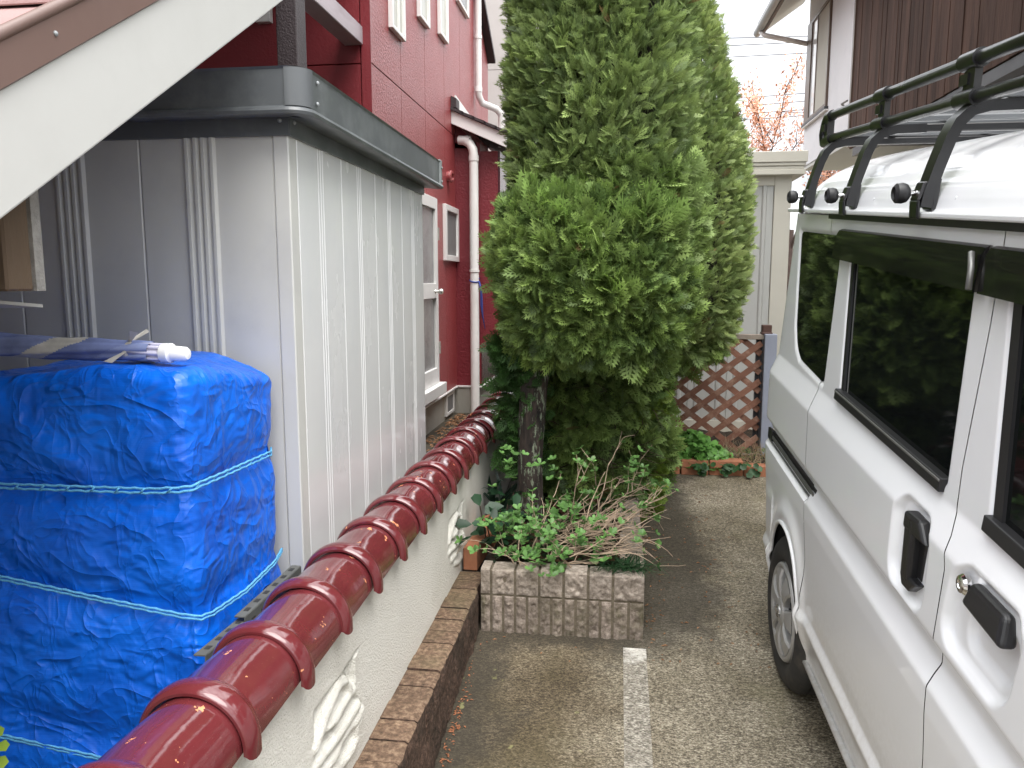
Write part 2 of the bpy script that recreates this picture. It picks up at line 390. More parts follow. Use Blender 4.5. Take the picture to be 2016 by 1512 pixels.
M['red_wall'] = pm('textured red wall paint', (.32, .057, .060), .33, var=.07, vs_=2, bump=.010, bs=62, bd=3, rv=.06, spec=.8)
M['red_smooth'] = pm('red painted siding', (.20, .022, .028), .4, var=.08, vs_=2, bump=.0025, bs=60, spec=.5)
M['red_side'] = pm('red stipple wall', (.185, .022, .030), .45, var=.08, vs_=2, bump=.006, bs=48, spec=.45)
M['red_dark'] = pm('dark red wall', (.065, .012, .018), .28, var=.25, vs_=7)  # dark glossy red; on the bay panel it paints shadow into the colour
M['dark_brown'] = pm('dark brown stain', (.035, .024, .026), .55, var=.2, bump=.004, bs=110)
M['foundation'] = pm('foundation render', (.33, .31, .27), .85, var=.15, vs_=3, bump=.002, bs=90, dirt=(.20, .15, .10), dirtf=.7, dscale=3, aniso=(1,1,.3))
M['white_alu'] = pm('white aluminium', (.78, .77, .75), .4, var=.03)
M['pvc'] = pm('grey white pvc', (.76, .75, .73), .42, var=.05, dirt=(.52, .49, .44), dirtf=.35)
M['glass_dim'] = pm('figured glass', (.22, .22, .22), .12, var=.25, vs_=9, bump=.0008, bs=220, spec=.6)
M['glass_light'] = pm('window with pale blind', (.52, .52, .46), .15, var=.1, spec=.6)
M['mesh_grey'] = pm('insect screen', (.20, .20, .20), .6, var=.2)
M['brass'] = pm('satin metal', (.6, .58, .54), .28, metal=1, var=.05)
M['beam_wood'] = pm('weathered pale beam', (.46, .40, .43), .6, var=.2, vs_=12, aniso=(1,.2,1), dirt=(.14, .09, .10), dirtf=.6, dscale=6)
M['blue_string'] = pm('blue string', (.03, .06, .28), .8)
M['soil'] = mottled('planter soil', [(.3, (.015, .011, .008)), (.6, (.05, .034, .022)), (.75, (.12, .07, .04))], 40, .02, 60)
M['clay'] = pm('terracotta brick', (.36, .145, .075), .8, var=.15, vs_=12, bump=.002, bs=150, dirt=(.20, .09, .05), dscale=9, rnd=.15)

# ------------------------------------------------------------------ setting: ground
GS, GH = .098, 1.70
def gz(y): return -GH + GS*min(max(y, 0.0), 5.15)
YARD = -1.25
mb = MB()
ys = [-200, -20, 0, 1, 2, 3, 4, 5.15, 7, 12, 30, 90, 900]
xl, xr = [-700, -60, -12, -4, -.75], [-.75, .5, 2, 6, 20, 90, 700]
A = np.array([[(x, y, YARD) for x in xl] for y in ys]); mb.grid(A)
B = np.array([[(x, y, gz(y)) for x in xr] for y in ys]); mb.grid(B)
mb.grid(np.array([[(-.75, y, YARD) for y in ys], [(-.75, y, gz(y)) for y in ys]]))
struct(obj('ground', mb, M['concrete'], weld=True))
mb = MB()
yy = [.2, 1, 2, 2.865]
mb.grid(np.array([[(.045, y, gz(y)+.004) for y in yy], [(.133, y, gz(y)+.004) for y in yy]]))
struct(obj('parking_line', mb, M['line']))

# ------------------------------------------------------------------ tile-capped garden wall
WX = -.65
W0, W1 = .1, 8.3
wall = thing('garden_wall', 'low cream stucco wall capped with glazed maroon ridge tiles', 'wall', (-.72, W0, YARD))
def Pz(zx, zy): # zoomed survey sketch of the plaster ornament -> (Y, Z) on the wall face
    p = at(600+zx/5.556, 1240+zy/5.556, 0, WX); return (p.y, p.z)
def segd(Y, Z, pts):
    d = np.full(Y.shape, 9.0)
    for (a, b), (c, e) in zip(pts[:-1], pts[1:]):
        l2 = (c-a)**2+(e-b)**2; t = np.clip(((Y-a)*(c-a)+(Z-b)*(e-b))/l2, 0, 1)
        d = np.minimum(d, np.hypot(Y-a-t*(c-a), Z-b-t*(e-b)))
    return d
def inpoly(Y, Z, poly):
    r = np.zeros(Y.shape, bool); n = len(poly)
    for i in range(n):
        (a, b), (c, e) = poly[i], poly[(i+1) % n]
        r ^= ((b > Z) != (e > Z)) & (Y < (c-a)*(Z-b)/(e-b+1e-12)+a)
    return r
outer = [Pz(*q) for q in [(640,130),(560,230),(380,510),(200,740),(100,900),(100,1200),(100,1420),(170,1560),(340,1560),(450,1440),(560,1240),(575,1080),(640,950),(625,800),(560,700),(555,590),(552,300)]]
tri = [Pz(*q) for q in [(548,290),(380,525),(490,600),(550,592)]]
ropes = [[Pz(*q) for q in pl] for pl in [
    [(110,1300),(170,1130),(230,950),(300,780),(380,610),(440,580),(480,640),(500,720)],
    [(280,1090),(340,980),(400,850),(470,730),(530,660)],
    [(110,1500),(240,1330),(380,1150),(480,990),(580,830)],
    [(210,1560),(340,1370),(450,1190),(540,1040),(620,880)],
    [(330,1540),(430,1440),(520,1300),(575,1170),(560,1080)]]]
pits = [([Pz(370,760), Pz(435,690)], .014), ([Pz(300,1130), Pz(230,1220)], .013), ([Pz(520,765), Pz(490,800)], .010), ([Pz(400,1350), Pz(500,1180)], .016)]
def relief(Y, Z):
    ins = inpoly(Y, Z, outer); dd = segd(Y, Z, outer+[outer[0]])
    h = np.where(ins, -.026*smooth(0, .010, dd), 0.0)
    h = np.where(inpoly(Y, Z, tri), -.034*smooth(0, .006, segd(Y, Z, tri+[tri[0]]))+np.minimum(h, 0)*.2, h)
    for pl in ropes:
        d = segd(Y, Z, pl); r = .0155
        h = np.maximum(h, np.where(d < r*1.5, -.026+.034*np.sqrt(np.clip(1-(d/(r*1.5))**2, 0, 1)), -9))
    for pl, r in pits:
        d = segd(Y, Z, pl); h = h-.028*np.exp(-(d/r)**2)
    return h
mb = MB()
ZT, ZB = -.79, -1.60
P1, P2 = (1.46, 1.94), (2.83, 3.31); PZ0, PZ1 = -1.225, -.905
for a, b in ((W0, P1[0]), (P1[1], P2[0]), (P2[1], W1)): mb.box(-.79, WX, a, b, ZB, ZT)
for (a, b), sh in ((P1, 0), (P2, 1.372)):
    mb.box(-.79, WX, a, b, ZB, PZ0); mb.box(-.79, WX, a, b, PZ1, ZT); mb.box(-.79, WX-.065, a, b, PZ0, PZ1)
obj('wall_body', mb, M['stucco'], wall)
for (a, b), sh in ((P1, 0), (P2, 1.372)):
    ny, nzz = int((b-a)/.0042), int((PZ1-PZ0)/.0042)
    Yg, Zg = np.meshgrid(np.linspace(a, b, ny), np.linspace(PZ0, PZ1, nzz), indexing='ij')
    H = relief(Yg-sh, Zg)
    H = H + (fbm(np.c_[Yg.ravel()*60, Zg.ravel()*60, np.zeros(Yg.size)], 2).reshape(Yg.shape))*.0012*(np.minimum(1, np.minimum(np.minimum(Yg-a, b-Yg), np.minimum(Zg-PZ0, PZ1-Zg))/.02))
    obj('plaster_relief', MB().grid(np.dstack([WX+H, Yg, Zg])), M['stucco'], wall, sm=True)
# cap tiles: each tile is a barrel with a raised collar at its near end
PITCH, TY0 = .2395, 1.145-.2395*4
def tile_mesh():
    mb = MB(); n = 26
    angs = [math.pi*(1.04*k/n-.02) for k in range(n+1)]
    prof = [(.0, .100, .0), (.0, .104, .003), (.004, .107, .009), (.012, .1095, .018), (.024, .110, .030), (.034, .1085, .041), (.040, .1035, .050), (.046, .0975, .057), (.05, .0955, .064), (.14, .094, .14), (.255, .0905, .262)]
    rows = [[( -r*math.cos(t), y, r*math.sin(t)) for t in angs] for (_, r, y) in prof]
    A = np.array(rows)
    # the collar's feet drop a little lower than the barrel
    for i in range(8):
        k_ = math.sin(math.pi*min(1, (i+.6)/8))
        A[i, 0, 2] -= .014*k_; A[i, -1, 2] -= .014*k_; A[i, 1, 2] -= .004*k_; A[i, -2, 2] -= .004*k_
    mb.grid(A)
    inner = np.array([[( -.093*math.cos(t)*k_, y, .093*math.sin(t)*k_) for t in angs] for y, k_ in ((0, 1.02), (.05, 1.0))])
    inner[:, 0, 2] -= .002; inner[:, -1, 2] -= .002
    mb.grid(np.array([A[0], inner[0]])); mb.grid(inner)
    return mb.mesh('ridge_tile', M['glaze'], True)
tm = tile_mesh()
k = 0
y = TY0
while y < W1-.1:
    piece('ridge_tile', tm, wall, (-.715+random.uniform(-.002,.002), y, -.80+random.uniform(-.0015,.0015)), rot=(0, random.uniform(-.02,.02), random.uniform(-.008,.008))); y += PITCH

# ------------------------------------------------------------------ edging blocks at the foot of the wall
kerb = thing('block_edging', 'row of weathered brown edging blocks along the foot of the stucco wall', 'edging', (-.59, .3, -1.5))
def rough_block(x0, x1, y0, y1, z0, z1, face, amp, mats, nm, parent, nx=7, nz_=8, seed=0, ch=.006, topmat=0, facemat=1):
    """block with a split (rough) face on +X or -Y"""
    mb = MB()
    if face == '+x':
        U = np.linspace(y0+.0025, y1-.0025, nx); V = np.linspace(z0, z1-ch, nz_)
        Ug, Vg = np.meshgrid(U, V, indexing='ij')
        e = np.minimum(np.minimum(Ug-U[0], U[-1]-Ug), (z1-Vg)*.8)
        D = amp*(fbm(np.c_[Ug.ravel()*26, Vg.ravel()*26, np.full(Ug.size, seed*1.7)], 3, seed).reshape(Ug.shape)*1.1+.3)*smooth(0, .016, e+.002)
        F = np.dstack([x1-.012+D, Ug, Vg]); mb.grid(F, facemat)
        top = np.array([F[:, -1], [(x1-.02, u, z1) for u in U], [(x0, u, z1) for u in U]]); mb.grid(top, topmat)
        for i in (0, -1):
            col = [tuple(F[i, j]) for j in range(nz_)]
            mb.add(col+[(x1-.02, U[i], z1), (x0, U[i], z1), (x0, U[i], z0)], [tuple(range(nz_+3))], facemat)
    else:
        U = np.linspace(x0+.0055, x1-.0055, nx); V = np.linspace(z0+.002, z1-ch, nz_)
        Ug, Vg = np.meshgrid(U, V, indexing='ij')
        e = np.minimum(np.minimum(Ug-U[0], U[-1]-Ug), np.minimum(z1-Vg, Vg-z0+.004))
        D = .80*amp*(fbm(np.c_[Ug.ravel()*58, Vg.ravel()*58, np.full(Ug.size, seed*2.3)], 3, seed).reshape(Ug.shape)*1.2+.35)*smooth(0, .013, e)
        F = np.dstack([Ug, y0+.010-D, Vg]); mb.grid(F, facemat)
        top = np.array([F[:, -1], [(u, y0+.016, z1) for u in U], [(u, y1, z1) for u in U]]); mb.grid(top, topmat)
        for i in (0, -1):
            col = [tuple(F[i, j]) for j in range(nz_)]
            mb.add(col+[(U[i], y0+.016, z1), (U[i], y1, z1), (U[i], y1, z0+.002)], [tuple(range(nz_+3))], facemat)
    return obj(nm, mb, mats, parent, sm=50)
KZ = -1.235
y = 3.115; i = 0
while y > .9:
    w_ = .0955*random.uniform(.97, 1.03)
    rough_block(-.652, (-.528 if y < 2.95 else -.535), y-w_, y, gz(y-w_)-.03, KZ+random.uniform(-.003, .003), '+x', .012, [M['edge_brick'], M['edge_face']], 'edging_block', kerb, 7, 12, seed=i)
    y -= w_; i += 1
# mortar core so that no light leaks between the blocks
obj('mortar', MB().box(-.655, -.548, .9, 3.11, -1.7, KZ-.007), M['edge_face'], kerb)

# ------------------------------------------------------------------ block planter
PX0, PX1, PY0, PY1 = -.533, .128, 2.92, 4.55
PZT, PZM = -1.15, -1.255
planter = thing('block_planter', 'raised planter of pinkish split-face blocks at the end of the parking line', 'planter', (-.2, PY0, gz(PY0)))
xs = [PX0, -.486] + [-.486+.0975*k for k in range(1, 7)]; xs[-1] = PX1
for i in range(len(xs)-1):
    rough_block(xs[i], xs[i+1], PY0, PY0+.10, PZM+.001, PZT+random.uniform(-.002,.002), '-y', .011, [M['block'], M['block']], 'top_block', planter, 20, 20, seed=40+i)
for i in range(len(xs)-1):
    a, b = xs[i], xs[i+1]
    ss = [(a, b)] if b-a < .06 else [(a, (a+b)/2), ((a+b)/2, b)]
    for j, (p, q) in enumerate(ss):
        rough_block(p, q, PY0, PY0+.10, gz(PY0)-.02, PZM-.004, '-y', .012, [M['block_low'], M['block_low']], 'base_block', planter, 12, 24, seed=70+2*i+j)
obj('mortar', MB().box(PX0+.004, PX1-.006, PY0+.013, PY0+.095, -1.5, PZT-.006), M['mortar'], planter)
y = PY0+.103; i = 0
while y < PY1:
    w_ = min(.195, PY1-y)
    mb = MB().box(PX1-.10, PX1, y+.002, y+w_-.002, gz(y)-.02, PZT+random.uniform(-.002,.002))
    obj('side_block', mb, M['block'], planter, bevel=.006, seg=2); y += w_; i += 1
xg, yg = np.linspace(PX0+.004, PX1-.09, 24), np.linspace(PY0+.09, PY1+.6, 40)
Xg, Yg = np.meshgrid(xg, yg, indexing='ij')
Zg = PZT-.035+.03*fbm(np.c_[Xg.ravel()*9, Yg.ravel()*9, np.zeros(Xg.size)], 3, 5).reshape(Xg.shape)
stuff(obj('soil', MB().grid(np.dstack([Xg, Yg, Zg])), M['soil'], planter, sm=True))

# ------------------------------------------------------------------ terracotta bricks leaning at the wall end of the planter
b1 = obj('clay_brick', MB().box(-.031, .031, -.105, .105, -.05, .05), M['clay'], bevel=.004, seg=2); b1.location = (-.603, 3.225, KZ+.05); b1.rotation_euler = (0, 0, R(-3))
tag(b1, 'orange terracotta brick standing on edge at the planter corner against the wall', 'brick')
b2 = obj('clay_brick', MB().box(-.05, .05, -.105, .105, -.031, .031), M['clay'], bevel=.004, seg=2); b2.location = (-.575, 3.40, KZ+.085); b2.rotation_euler = (R(16), R(-20), R(-12))
tag(b2, 'terracotta brick tilted up behind the orange brick that stands on edge', 'brick')

# ------------------------------------------------------------------ grey storage shed
SX, SY0, SY1 = -.88, 2.025, 3.45
SZ = .387
shed = thing('storage_shed', 'large grey steel storage shed with dark roof behind the tarp bundle', 'shed', (-1.5, SY0, YARD))
def ribbed(p0, d, n, L, z0, z1, ribs, rw=.022, rh=.009):
    """sheet panel along d with vertical ribs; n = outward normal"""
    p0, d, n = Vector(p0), Vector(d), Vector(n); prof = [(0, -.004), (.0035, 0)]
    for c in ribs:
        for t, h in ((-.5, 0), (-.28, 1), (.1, 1), (.34, 0)): prof.append((c+t*rw, h*rh))
    prof += [(L-.0035, 0), (L, -.004)]
    A = np.array([[tuple(p0+d*t+n*h+Vector((0,0,z))) for z in (z0, z1)] for t, h in prof])
    mb = MB().grid(A)
    return mb
ribs4 = [.165, .19, .2125, .2375]
x = -2.6
for i in range(4):
    x0 = SX-.044-.39*(i+1)
    obj('front_panel', ribbed((x0, SY0, 0), (1,0,0), (0,-1,0), .389, YARD+.05, SZ, [q-.02 for q in ribs4], .022, .010), M['shed_panel'], shed, sm=25, fixn=False)
obj('corner_post', MB().box(SX-.044, SX, SY0-.004, SY0+.05, YARD+.02, SZ), M['shed_panel'], shed, bevel=.003)
# side panels (seen almost edge-on, light painted in as a paler steel)
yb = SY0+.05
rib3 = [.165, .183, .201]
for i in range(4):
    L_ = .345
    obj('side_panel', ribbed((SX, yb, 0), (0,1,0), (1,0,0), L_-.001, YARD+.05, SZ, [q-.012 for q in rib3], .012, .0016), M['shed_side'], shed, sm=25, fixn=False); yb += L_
obj('frame', MB().box(-2.5, SX-.012, SY0+.012, SY1, YARD+.03, SZ+.05).box(-2.5, SX-.004, SY1-.03, SY1, YARD+.03, SZ), M['shed_panel'], shed)
obj('base_rail', MB().box(-2.5, SX+.004, SY0-.006, SY1+.002, YARD, YARD+.06), M['shed_roof'], shed)
obj('header_band', MB().box(-2.5, SX+.006, SY0-.012, SY0+.01, SZ-.003, SZ+.075).box(SX-.01, SX+.009, SY0-.0095, SY1+.005, SZ-.0035, SZ+.0745), M['shed_roof'], shed)
# roof edge: section swept along front and right side with a rounded corner
RX, RY0, RY1 = -.805, 1.955, 3.50
sec = [(0.0, .150), (.006, .158), (.001, .150), (.0, .030), (.004, .026), (.010, .022), (.013, .012), (.010, .002), (.0, -.002), (-.03, 0.002), (-.075, .008)]
def roofpath(off):
    r = .05+off; P = [(-2.7, RY0-off)]
    cx, cy = RX-.05, RY0+.05
    P.append((cx, RY0-off))
    for q in range(1, 8):
        t = math.pi/2*q/8; P.append((cx+r*math.sin(t), cy-r*math.cos(t)))
    P += [(RX+off, cy), (RX+off, RY1)]
    return P
RZ0 = .425
sec_path = [roofpath(o_) for o_, _ in sec]
drop = lambda y_: -.012*(y_-RY0)/(RY1-RY0)
A = np.array([[(sec_path[j][i][0], sec_path[j][i][1], RZ0+sec[j][1]*.75+drop(sec_path[j][i][1])) for j in range(len(sec))] for i in range(len(sec_path[0]))])
obj('roof_fascia', MB().grid(A), M['shed_roof'], shed, sm=35)
obj('roof_sheet', MB().grid(np.array([[(-2.7, RY0+.004, RZ0+.112), (RX-.004, RY0+.03, RZ0+.112)], [(-2.7, RY1, RZ0+.10), (RX-.004, RY1, RZ0+.10)]])).box(-2.7, RX-.06, RY0+.06, RY1-.01, RZ0+.01, RZ0+.05), M['shed_top'], shed)
obj('corner_cap', MB().grid(np.array([[(a*1.0+ (RX-.05-a)*-.02, b, z) for z in (RZ0+.022, RZ0+.118)] for a, b in [(q[0]+(q[0]-(RX-.05))*.03, q[1]+(q[1]-(RY0+.05))*.03) for q in roofpath(.003)[1:-1]]])), M['shed_roof'], shed, sm=True)
def rivet(p, n, r=.006, parent=shed): obj('rivet', MB().lathe([(r, 0), (r*.95, r*.4), (r*.5, r*.8), (.0005, r*.9)], p, n, 10), M['rivet'], parent, sm=True)
rivet((RX+.004, RY0+.085, RZ0+.095), (1,0,0)); rivet((RX+.004, RY0+.08, RZ0+.04), (1,0,0))
rivet((SX-.012-.006, SY0-.012, SZ+.035), (0,-1,0)); rivet((SX+.008, SY0+.02, SZ+.035), (1,0,0))
obj('back_cap', MB().box(RX-.05, RX+.006, RY1-.03, RY1+.008, RZ0+.0, RZ0+.115), M['shed_top'], shed, bevel=.004)
rivet((RX+.006, RY1-.005, RZ0+.08), (1,.3,0)); rivet((RX+.006, RY1-.005, RZ0+.02), (1,.3,0))

# ------------------------------------------------------------------ tarp-covered stack
TX0, TX1, TY0_, TY1, TZ0, TZ1 = -2.3, -.93, 1.54, 1.985, YARD, -.208
tarpmb = MB()
def rbox(face, step):
    lo, hi = np.array([TX0, TY0_, TZ0-.2]), np.array([TX1, TY1, TZ1]); r = .034
    ax = {'f': (0, 2, 1, lo[1]), 'r': (1, 2, 0, hi[0]), 't': (0, 1, 2, hi[2]), 'b': (0, 2, 1, hi[1]), 'l': (1, 2, 0, lo[0])}[face]
    st = step
    u = np.linspace(lo[ax[0]], hi[ax[0]], max(3, int(round((hi[ax[0]]-lo[ax[0]])/st))+1)); v = np.linspace(lo[ax[1]], hi[ax[1]], max(3, int(round((hi[ax[1]]-lo[ax[1]])/st))+1))
    U, V = np.meshgrid(u, v, indexing='ij'); P = np.zeros((len(u), len(v), 3)); P[..., ax[0]] = U; P[..., ax[1]] = V; P[..., ax[2]] = ax[3]
    Q = np.clip(P, lo+r, hi-r); N = P-Q; ln = np.linalg.norm(N, axis=2, keepdims=True); ln[ln < 1e-9] = 1; N = N/ln
    P2 = Q+N*r; p = P2.reshape(-1, 3); n_ = N.reshape(-1, 3)
    d = .012*fbm(p*np.array([3.1, 3.1, 2.3]), 3, 1)
    sh = p.copy(); sh[:, 2] += .25*sh[:, 0]-.15*sh[:, 1]
    d += .008*np.maximum(0, ridged(sh*np.array([4.5, 5, 7.5])+.35*np.c_[fbm(p*5, 2, 9), fbm(p*5, 2, 8), fbm(p*5, 2, 7)], 4, 3))**1.5
    d += .0030*ridged(sh*np.array([15, 15, 11])+.5*np.c_[fbm(p*9, 2, 19), fbm(p*9, 2, 18), fbm(p*9, 2, 17)], 3, 6)
    dg = p[:, 0]*.75+p[:, 2]*1.0   # long diagonal drape folds, strongest near the top
    d += .010*smooth(-.75, -.25, p[:, 2])*np.maximum(0, 1-2*np.abs(vnoise(np.c_[dg*9+.6*fbm(p*4, 2, 4), p[:, 1]*1.2, p[:, 2]*.6], 12)))**2*(p[:, 0] < -1.15)
    for zr_, am in ((-.463, .016), (-.75, .016), (-1.1, .014)):
        zl = zr_ + (.07*smooth(-.93, -1.5, p[:, 0])*(1 if zr_ < -.7 else 0) if True else 0)
        d -= am*np.exp(-((p[:, 2]-zl)/.045)**2)*(n_[:, 2] < .5)
    d += .018*smooth(-.55, -1.0, p[:, 2])*(n_[:, 0] > .5)                     # skirt flares out low on the right side
    P3 = p+n_*d[:, None]
    P3[:, 2] -= (.055*smooth(-1.30, -1.75, p[:, 0]))*smooth(-.5, -.19, p[:, 2])
    P3[:, 2] += .018*smooth(.30, .0, np.abs(p[:, 0]+1.12))*smooth(-.28, -.19, p[:, 2])
    P3[:, 2] -= .05*smooth(1.6, 2.0, p[:, 1])*smooth(-.34, -.19, p[:, 2])*smooth(-1.1, -.93, p[:, 0])
    tarpmb.grid(P3.reshape(P2.shape))
rbox('f', .0085); rbox('r', .0085); rbox('t', .0085); rbox('b', .06); rbox('l', .06)
tarp = obj('tarp_bundle', tarpmb, M['tarp'], sm=True, weld=False, fixn=True)
tag(tarp, 'bundle wrapped in a crumpled bright blue tarpaulin in front of the grey shed', 'tarp')
def rope(pts, label, strands=2, gap=.005, ties=True):
    P = [Vector(p) for p in pts]; dense = []
    for a, b in zip(P[:-1], P[1:]):
        n = max(2, int((b-a).length/.012))
        for i in range(n): dense.append(a.lerp(b, i/n))
    dense.append(P[-1]); mb = MB()
    for s in range(strands):
        off = (s-(strands-1)/2)*2*gap
        mb.tube([p+Vector((0,0,off+.0012*math.sin(i*2.1+s))) for i, p in enumerate(dense)], .0030, 6)
    if ties:
        for i in range(3, len(dense)-3, 5):
            mb.tube([dense[i]+Vector((0,-.002,-gap*1.1)), dense[i+1]+Vector((.0,-.003,gap*1.1))], .0022, 5)
    o = obj('tie_rope', mb, M['rope'], sm=True); return tag(o, label, 'rope', 'ropes tied round the tarp bundle')
FY, RXr = 1.535, -.922
rope([(-2.3, FY, -.455), (-1.39, FY, -.464), (-1.2, FY, -.463), (-1.02, FY, -.462), (-.95, FY-.003, -.456), (-.925, FY+.004, -.454), (RXr+.002, FY+.035, -.452), (RXr+.002, 1.65, -.455), (RXr, 1.75, -.458), (RXr, 1.93, -.462), (-.95, 1.99, -.465)], 'uppermost pale blue double rope round the tarp bundle')
rope([(-2.3, FY, -.57), (-1.6, FY, -.655), (-1.416, FY, -.683), (-1.16, FY, -.722), (-.95, FY-.002, -.75), (RXr, FY+.012, -.757), (RXr+.008, FY+.05, -.762), (RXr+.012, 1.735, -.770), (RXr+.012, 1.90, -.758), (-.93, 1.99, -.755)], 'middle pale blue rope sagging to a corner of the tarp bundle', ties=False, gap=.004)
rope([(-2.3, FY, -1.0), (-1.455, FY, -1.081), (-1.19, FY, -1.117), (-.96, FY, -1.14), (RXr, FY+.04, -1.15)], 'lowest pale blue rope near the foot of the tarp bundle', ties=False, gap=.0035)

# ------------------------------------------------------------------ slotted steel angles lying behind the wall cap
def angle_iron(a, b, label, wf=.05, hgt=.022):
    a, b = Vector(a), Vector(b); r = thing('slotted_angle', label, 'steel angle', tuple(a), 'slotted steel angles behind the wall cap')
    d = (b-a).normalized(); s_ = Vector((0,0,1)); w_ = d.cross(s_).normalized()
    mb = MB().bar(a, b, wf, .003).bar(a+w_*(wf/2)-s_*hgt/2, b+w_*(wf/2)-s_*hgt/2, .003, hgt)
    obj('angle_bar', mb, M['iron'], r)
    mb = MB(); n = int((b-a).length/.05)
    for i in range(n):
        p = a+d*(.03+i*.05); mb.bar(p+w_*(wf/2+.002)-s_*hgt*.5, p+d*.018+w_*(wf/2+.002)-s_*hgt*.5, .001, .008)
        mb.bar(p+s_*.002, p+d*.018+s_*.002, .012, .001)
    obj('slot', mb, M['hole'], r)
angle_iron((-.875, 1.63, -.79), (-.872, 1.95, -.785), 'farther grey slotted steel angle between blue tarp and maroon cap', .026, .04)
angle_iron((-.868, 1.44, -.790), (-.878, 1.66, -.806), 'nearer thin slotted steel angle running under the first one', .026, .03)

# ------------------------------------------------------------------ folded parasol on the tarp
PA = Vector((-1.9, 1.66, -.138)); PB = Vector((-1.0, 1.62, -.163))
par = thing('folded_parasol', 'rolled blue and cream striped parasol lying on top of the tarp', 'parasol', tuple(PB))
def striped():
    m, nt, p = newmat('parasol stripes'); L = nt.links
    at_ = nn(nt, 'ShaderNodeAttribute'); at_.attribute_name = 'col'
    g = scaled(nt, (1,1,1)); c = mixc(nt, 1, at_.outputs['Color'], ramp(nt, noise(nt, g, 18, 5), [(.3, (.7,)*3), (.7, (1.1,)*3)]), 'MULTIPLY')
    L.new(c, p.inputs['Base Color']); p.inputs['Roughness'].default_value = .8
    return m
M['stripes'] = striped()
d = (PB-PA).normalized(); up = Vector((0,0,1)); sd_ = d.cross(up).normalized(); up = sd_.cross(d)
n, m_ = 320, 48; Ltot = (PB-PA).length-.05
mb = MB(); cols = []
def prad(t): return .034-.012*t+.001*math.sin(40*t)
for i in range(n+1):
    t = i/n; c = PA+d*(Ltot*t)
    for k in range(m_):
        q = 2*math.pi*k/m_; fold = 1+.10*math.sin(5*q+16*t)+.05*math.sin(9*q+22*t)
        mb.v.append(tuple(c+(up*math.cos(q)+sd_*math.sin(q))*prad(t)*fold))
for i in range(n):
    for k in range(m_):
        mb.f.append((i*m_+k, i*m_+(k+1)%m_, (i+1)*m_+(k+1)%m_, (i+1)*m_+k)); mb.m.append(0)
        ph = (k/m_+ (i/n)*2.7) % 1
        cols.append((.52, .50, .46) if ph < .24 else ((.15, .19, .38) if ph < .62 else (.20, .245, .44)))
cano = obj('canopy', mb, M['stripes'], par, sm=True, fixn=False)
at_ = cano.data.color_attributes.new('col', 'FLOAT_COLOR', 'CORNER')
buf = np.repeat(np.c_[np.array(cols), np.ones(len(cols))], 4, axis=0).astype(np.float32); at_.data.foreach_set('color', buf.ravel())
e0 = PA+d*Ltot
mb = MB()
for k in range(8):
    q = 2*math.pi*k/8; o_ = (up*math.cos(q)+sd_*math.sin(q))
    mb.tube([e0-d*.05+o_*.019, e0+d*.03+o_*.017], .0045, 6)
mb.tube([e0-d*.05, e0+d*.03], .016, 12)
obj('rib_ends', mb, M['rib_cloth'], par, sm=True)
obj('end_cap', MB().lathe([(.012, .0), (.022, .002), (.023, .022), (.018, .026), (.0175, .028), (.016, .058), (.012, .064), (.002, .066)], e0+d*.025, d, 24), M['white_plastic'], par, sm=40)
mb = MB().lathe([(.0225, 0), (.0235, .006), (.022, .012)], e0-d*.06, d, 18, cap=False)
for sx in (-1, 1):
    mb.add([e0-d*.055+up*.02, e0-d*.02+up*.045+sd_*.02*sx, e0-d*.035+up*.05+sd_*.03*sx, e0-d*.062+up*.024], [(0,1,2,3)])
mb.add([e0-d*.06-sd_*-.022, e0-d*.10+sd_*.035-up*.022, e0-d*.075+sd_*.040-up*.024, e0-d*.05+sd_*.024], [(0,1,2,3)])
obj('tie_tape', mb, M['poly_bag'], par)

# ------------------------------------------------------------------ low outbuilding roof, top left
BX = -.90; SL = .634
ob = thing('lean_to_roof', 'near brown metal roof with wide white barge board at top left', 'roof', (BX, .3, YARD))
def zb(y): return .087+SL*(y-1.037)
Y0r, Y1r = .15, 2.75
def strip(x0, x1, h0, h1, ya=Y0r, yb=Y1r, mb=None):
    mb = mb or MB()
    return mb.hexa([(x0, ya, zb(ya)+h0), (x1, ya, zb(ya)+h0), (x1, yb, zb(yb)+h0), (x0, yb, zb(yb)+h0), (x0, ya, zb(ya)+h1), (x1, ya, zb(ya)+h1), (x1, yb, zb(yb)+h1), (x0, yb, zb(yb)+h1)])
obj('barge_board', strip(BX-.03, BX, 0, .178), M['barge'], ob, bevel=.004, seg=2)
fl = MB(); strip(BX-.03, BX+.007, .176, .250, mb=fl)
obj('flashing', fl, M['brown_metal'], ob, bevel=.003)
mb = MB().tube([(BX+.002, Y0r, zb(Y0r)+.252), (BX+.002, Y1r, zb(Y1r)+.252)], .010, 10)
obj('flashing_roll', mb, M['brown_metal'], ob, sm=True)
yc = Y0r; i = 0
while yc < Y1r:
    mb = MB(); dz = .012
    a, b = yc, min(yc+.245, Y1r+.02)
    mb.hexa([(-3.4, a, zb(a)+.235+dz), (BX-.004, a, zb(a)+.235+dz), (BX-.004, b+.03, zb(b+.03)+.235-.006), (-3.4, b+.03, zb(b+.03)+.235-.006),
             (-3.4, a, zb(a)+.247+dz), (BX-.004, a, zb(a)+.247+dz), (BX-.004, b+.03, zb(b+.03)+.243-.006), (-3.4, b+.03, zb(b+.03)+.243-.006)])
    obj('roofing_sheet', mb, M['brown_sheet'], ob, bevel=.003); yc += .215
obj('roof_deck', strip(-3.4, BX-.03, .13, .225), M['grey_board'], ob)
for px, py in ((109, 66), (92, 26)):
    p = at(px, py, 0, BX+.007); rivet(tuple(p), (1,0,0), .0045, ob)
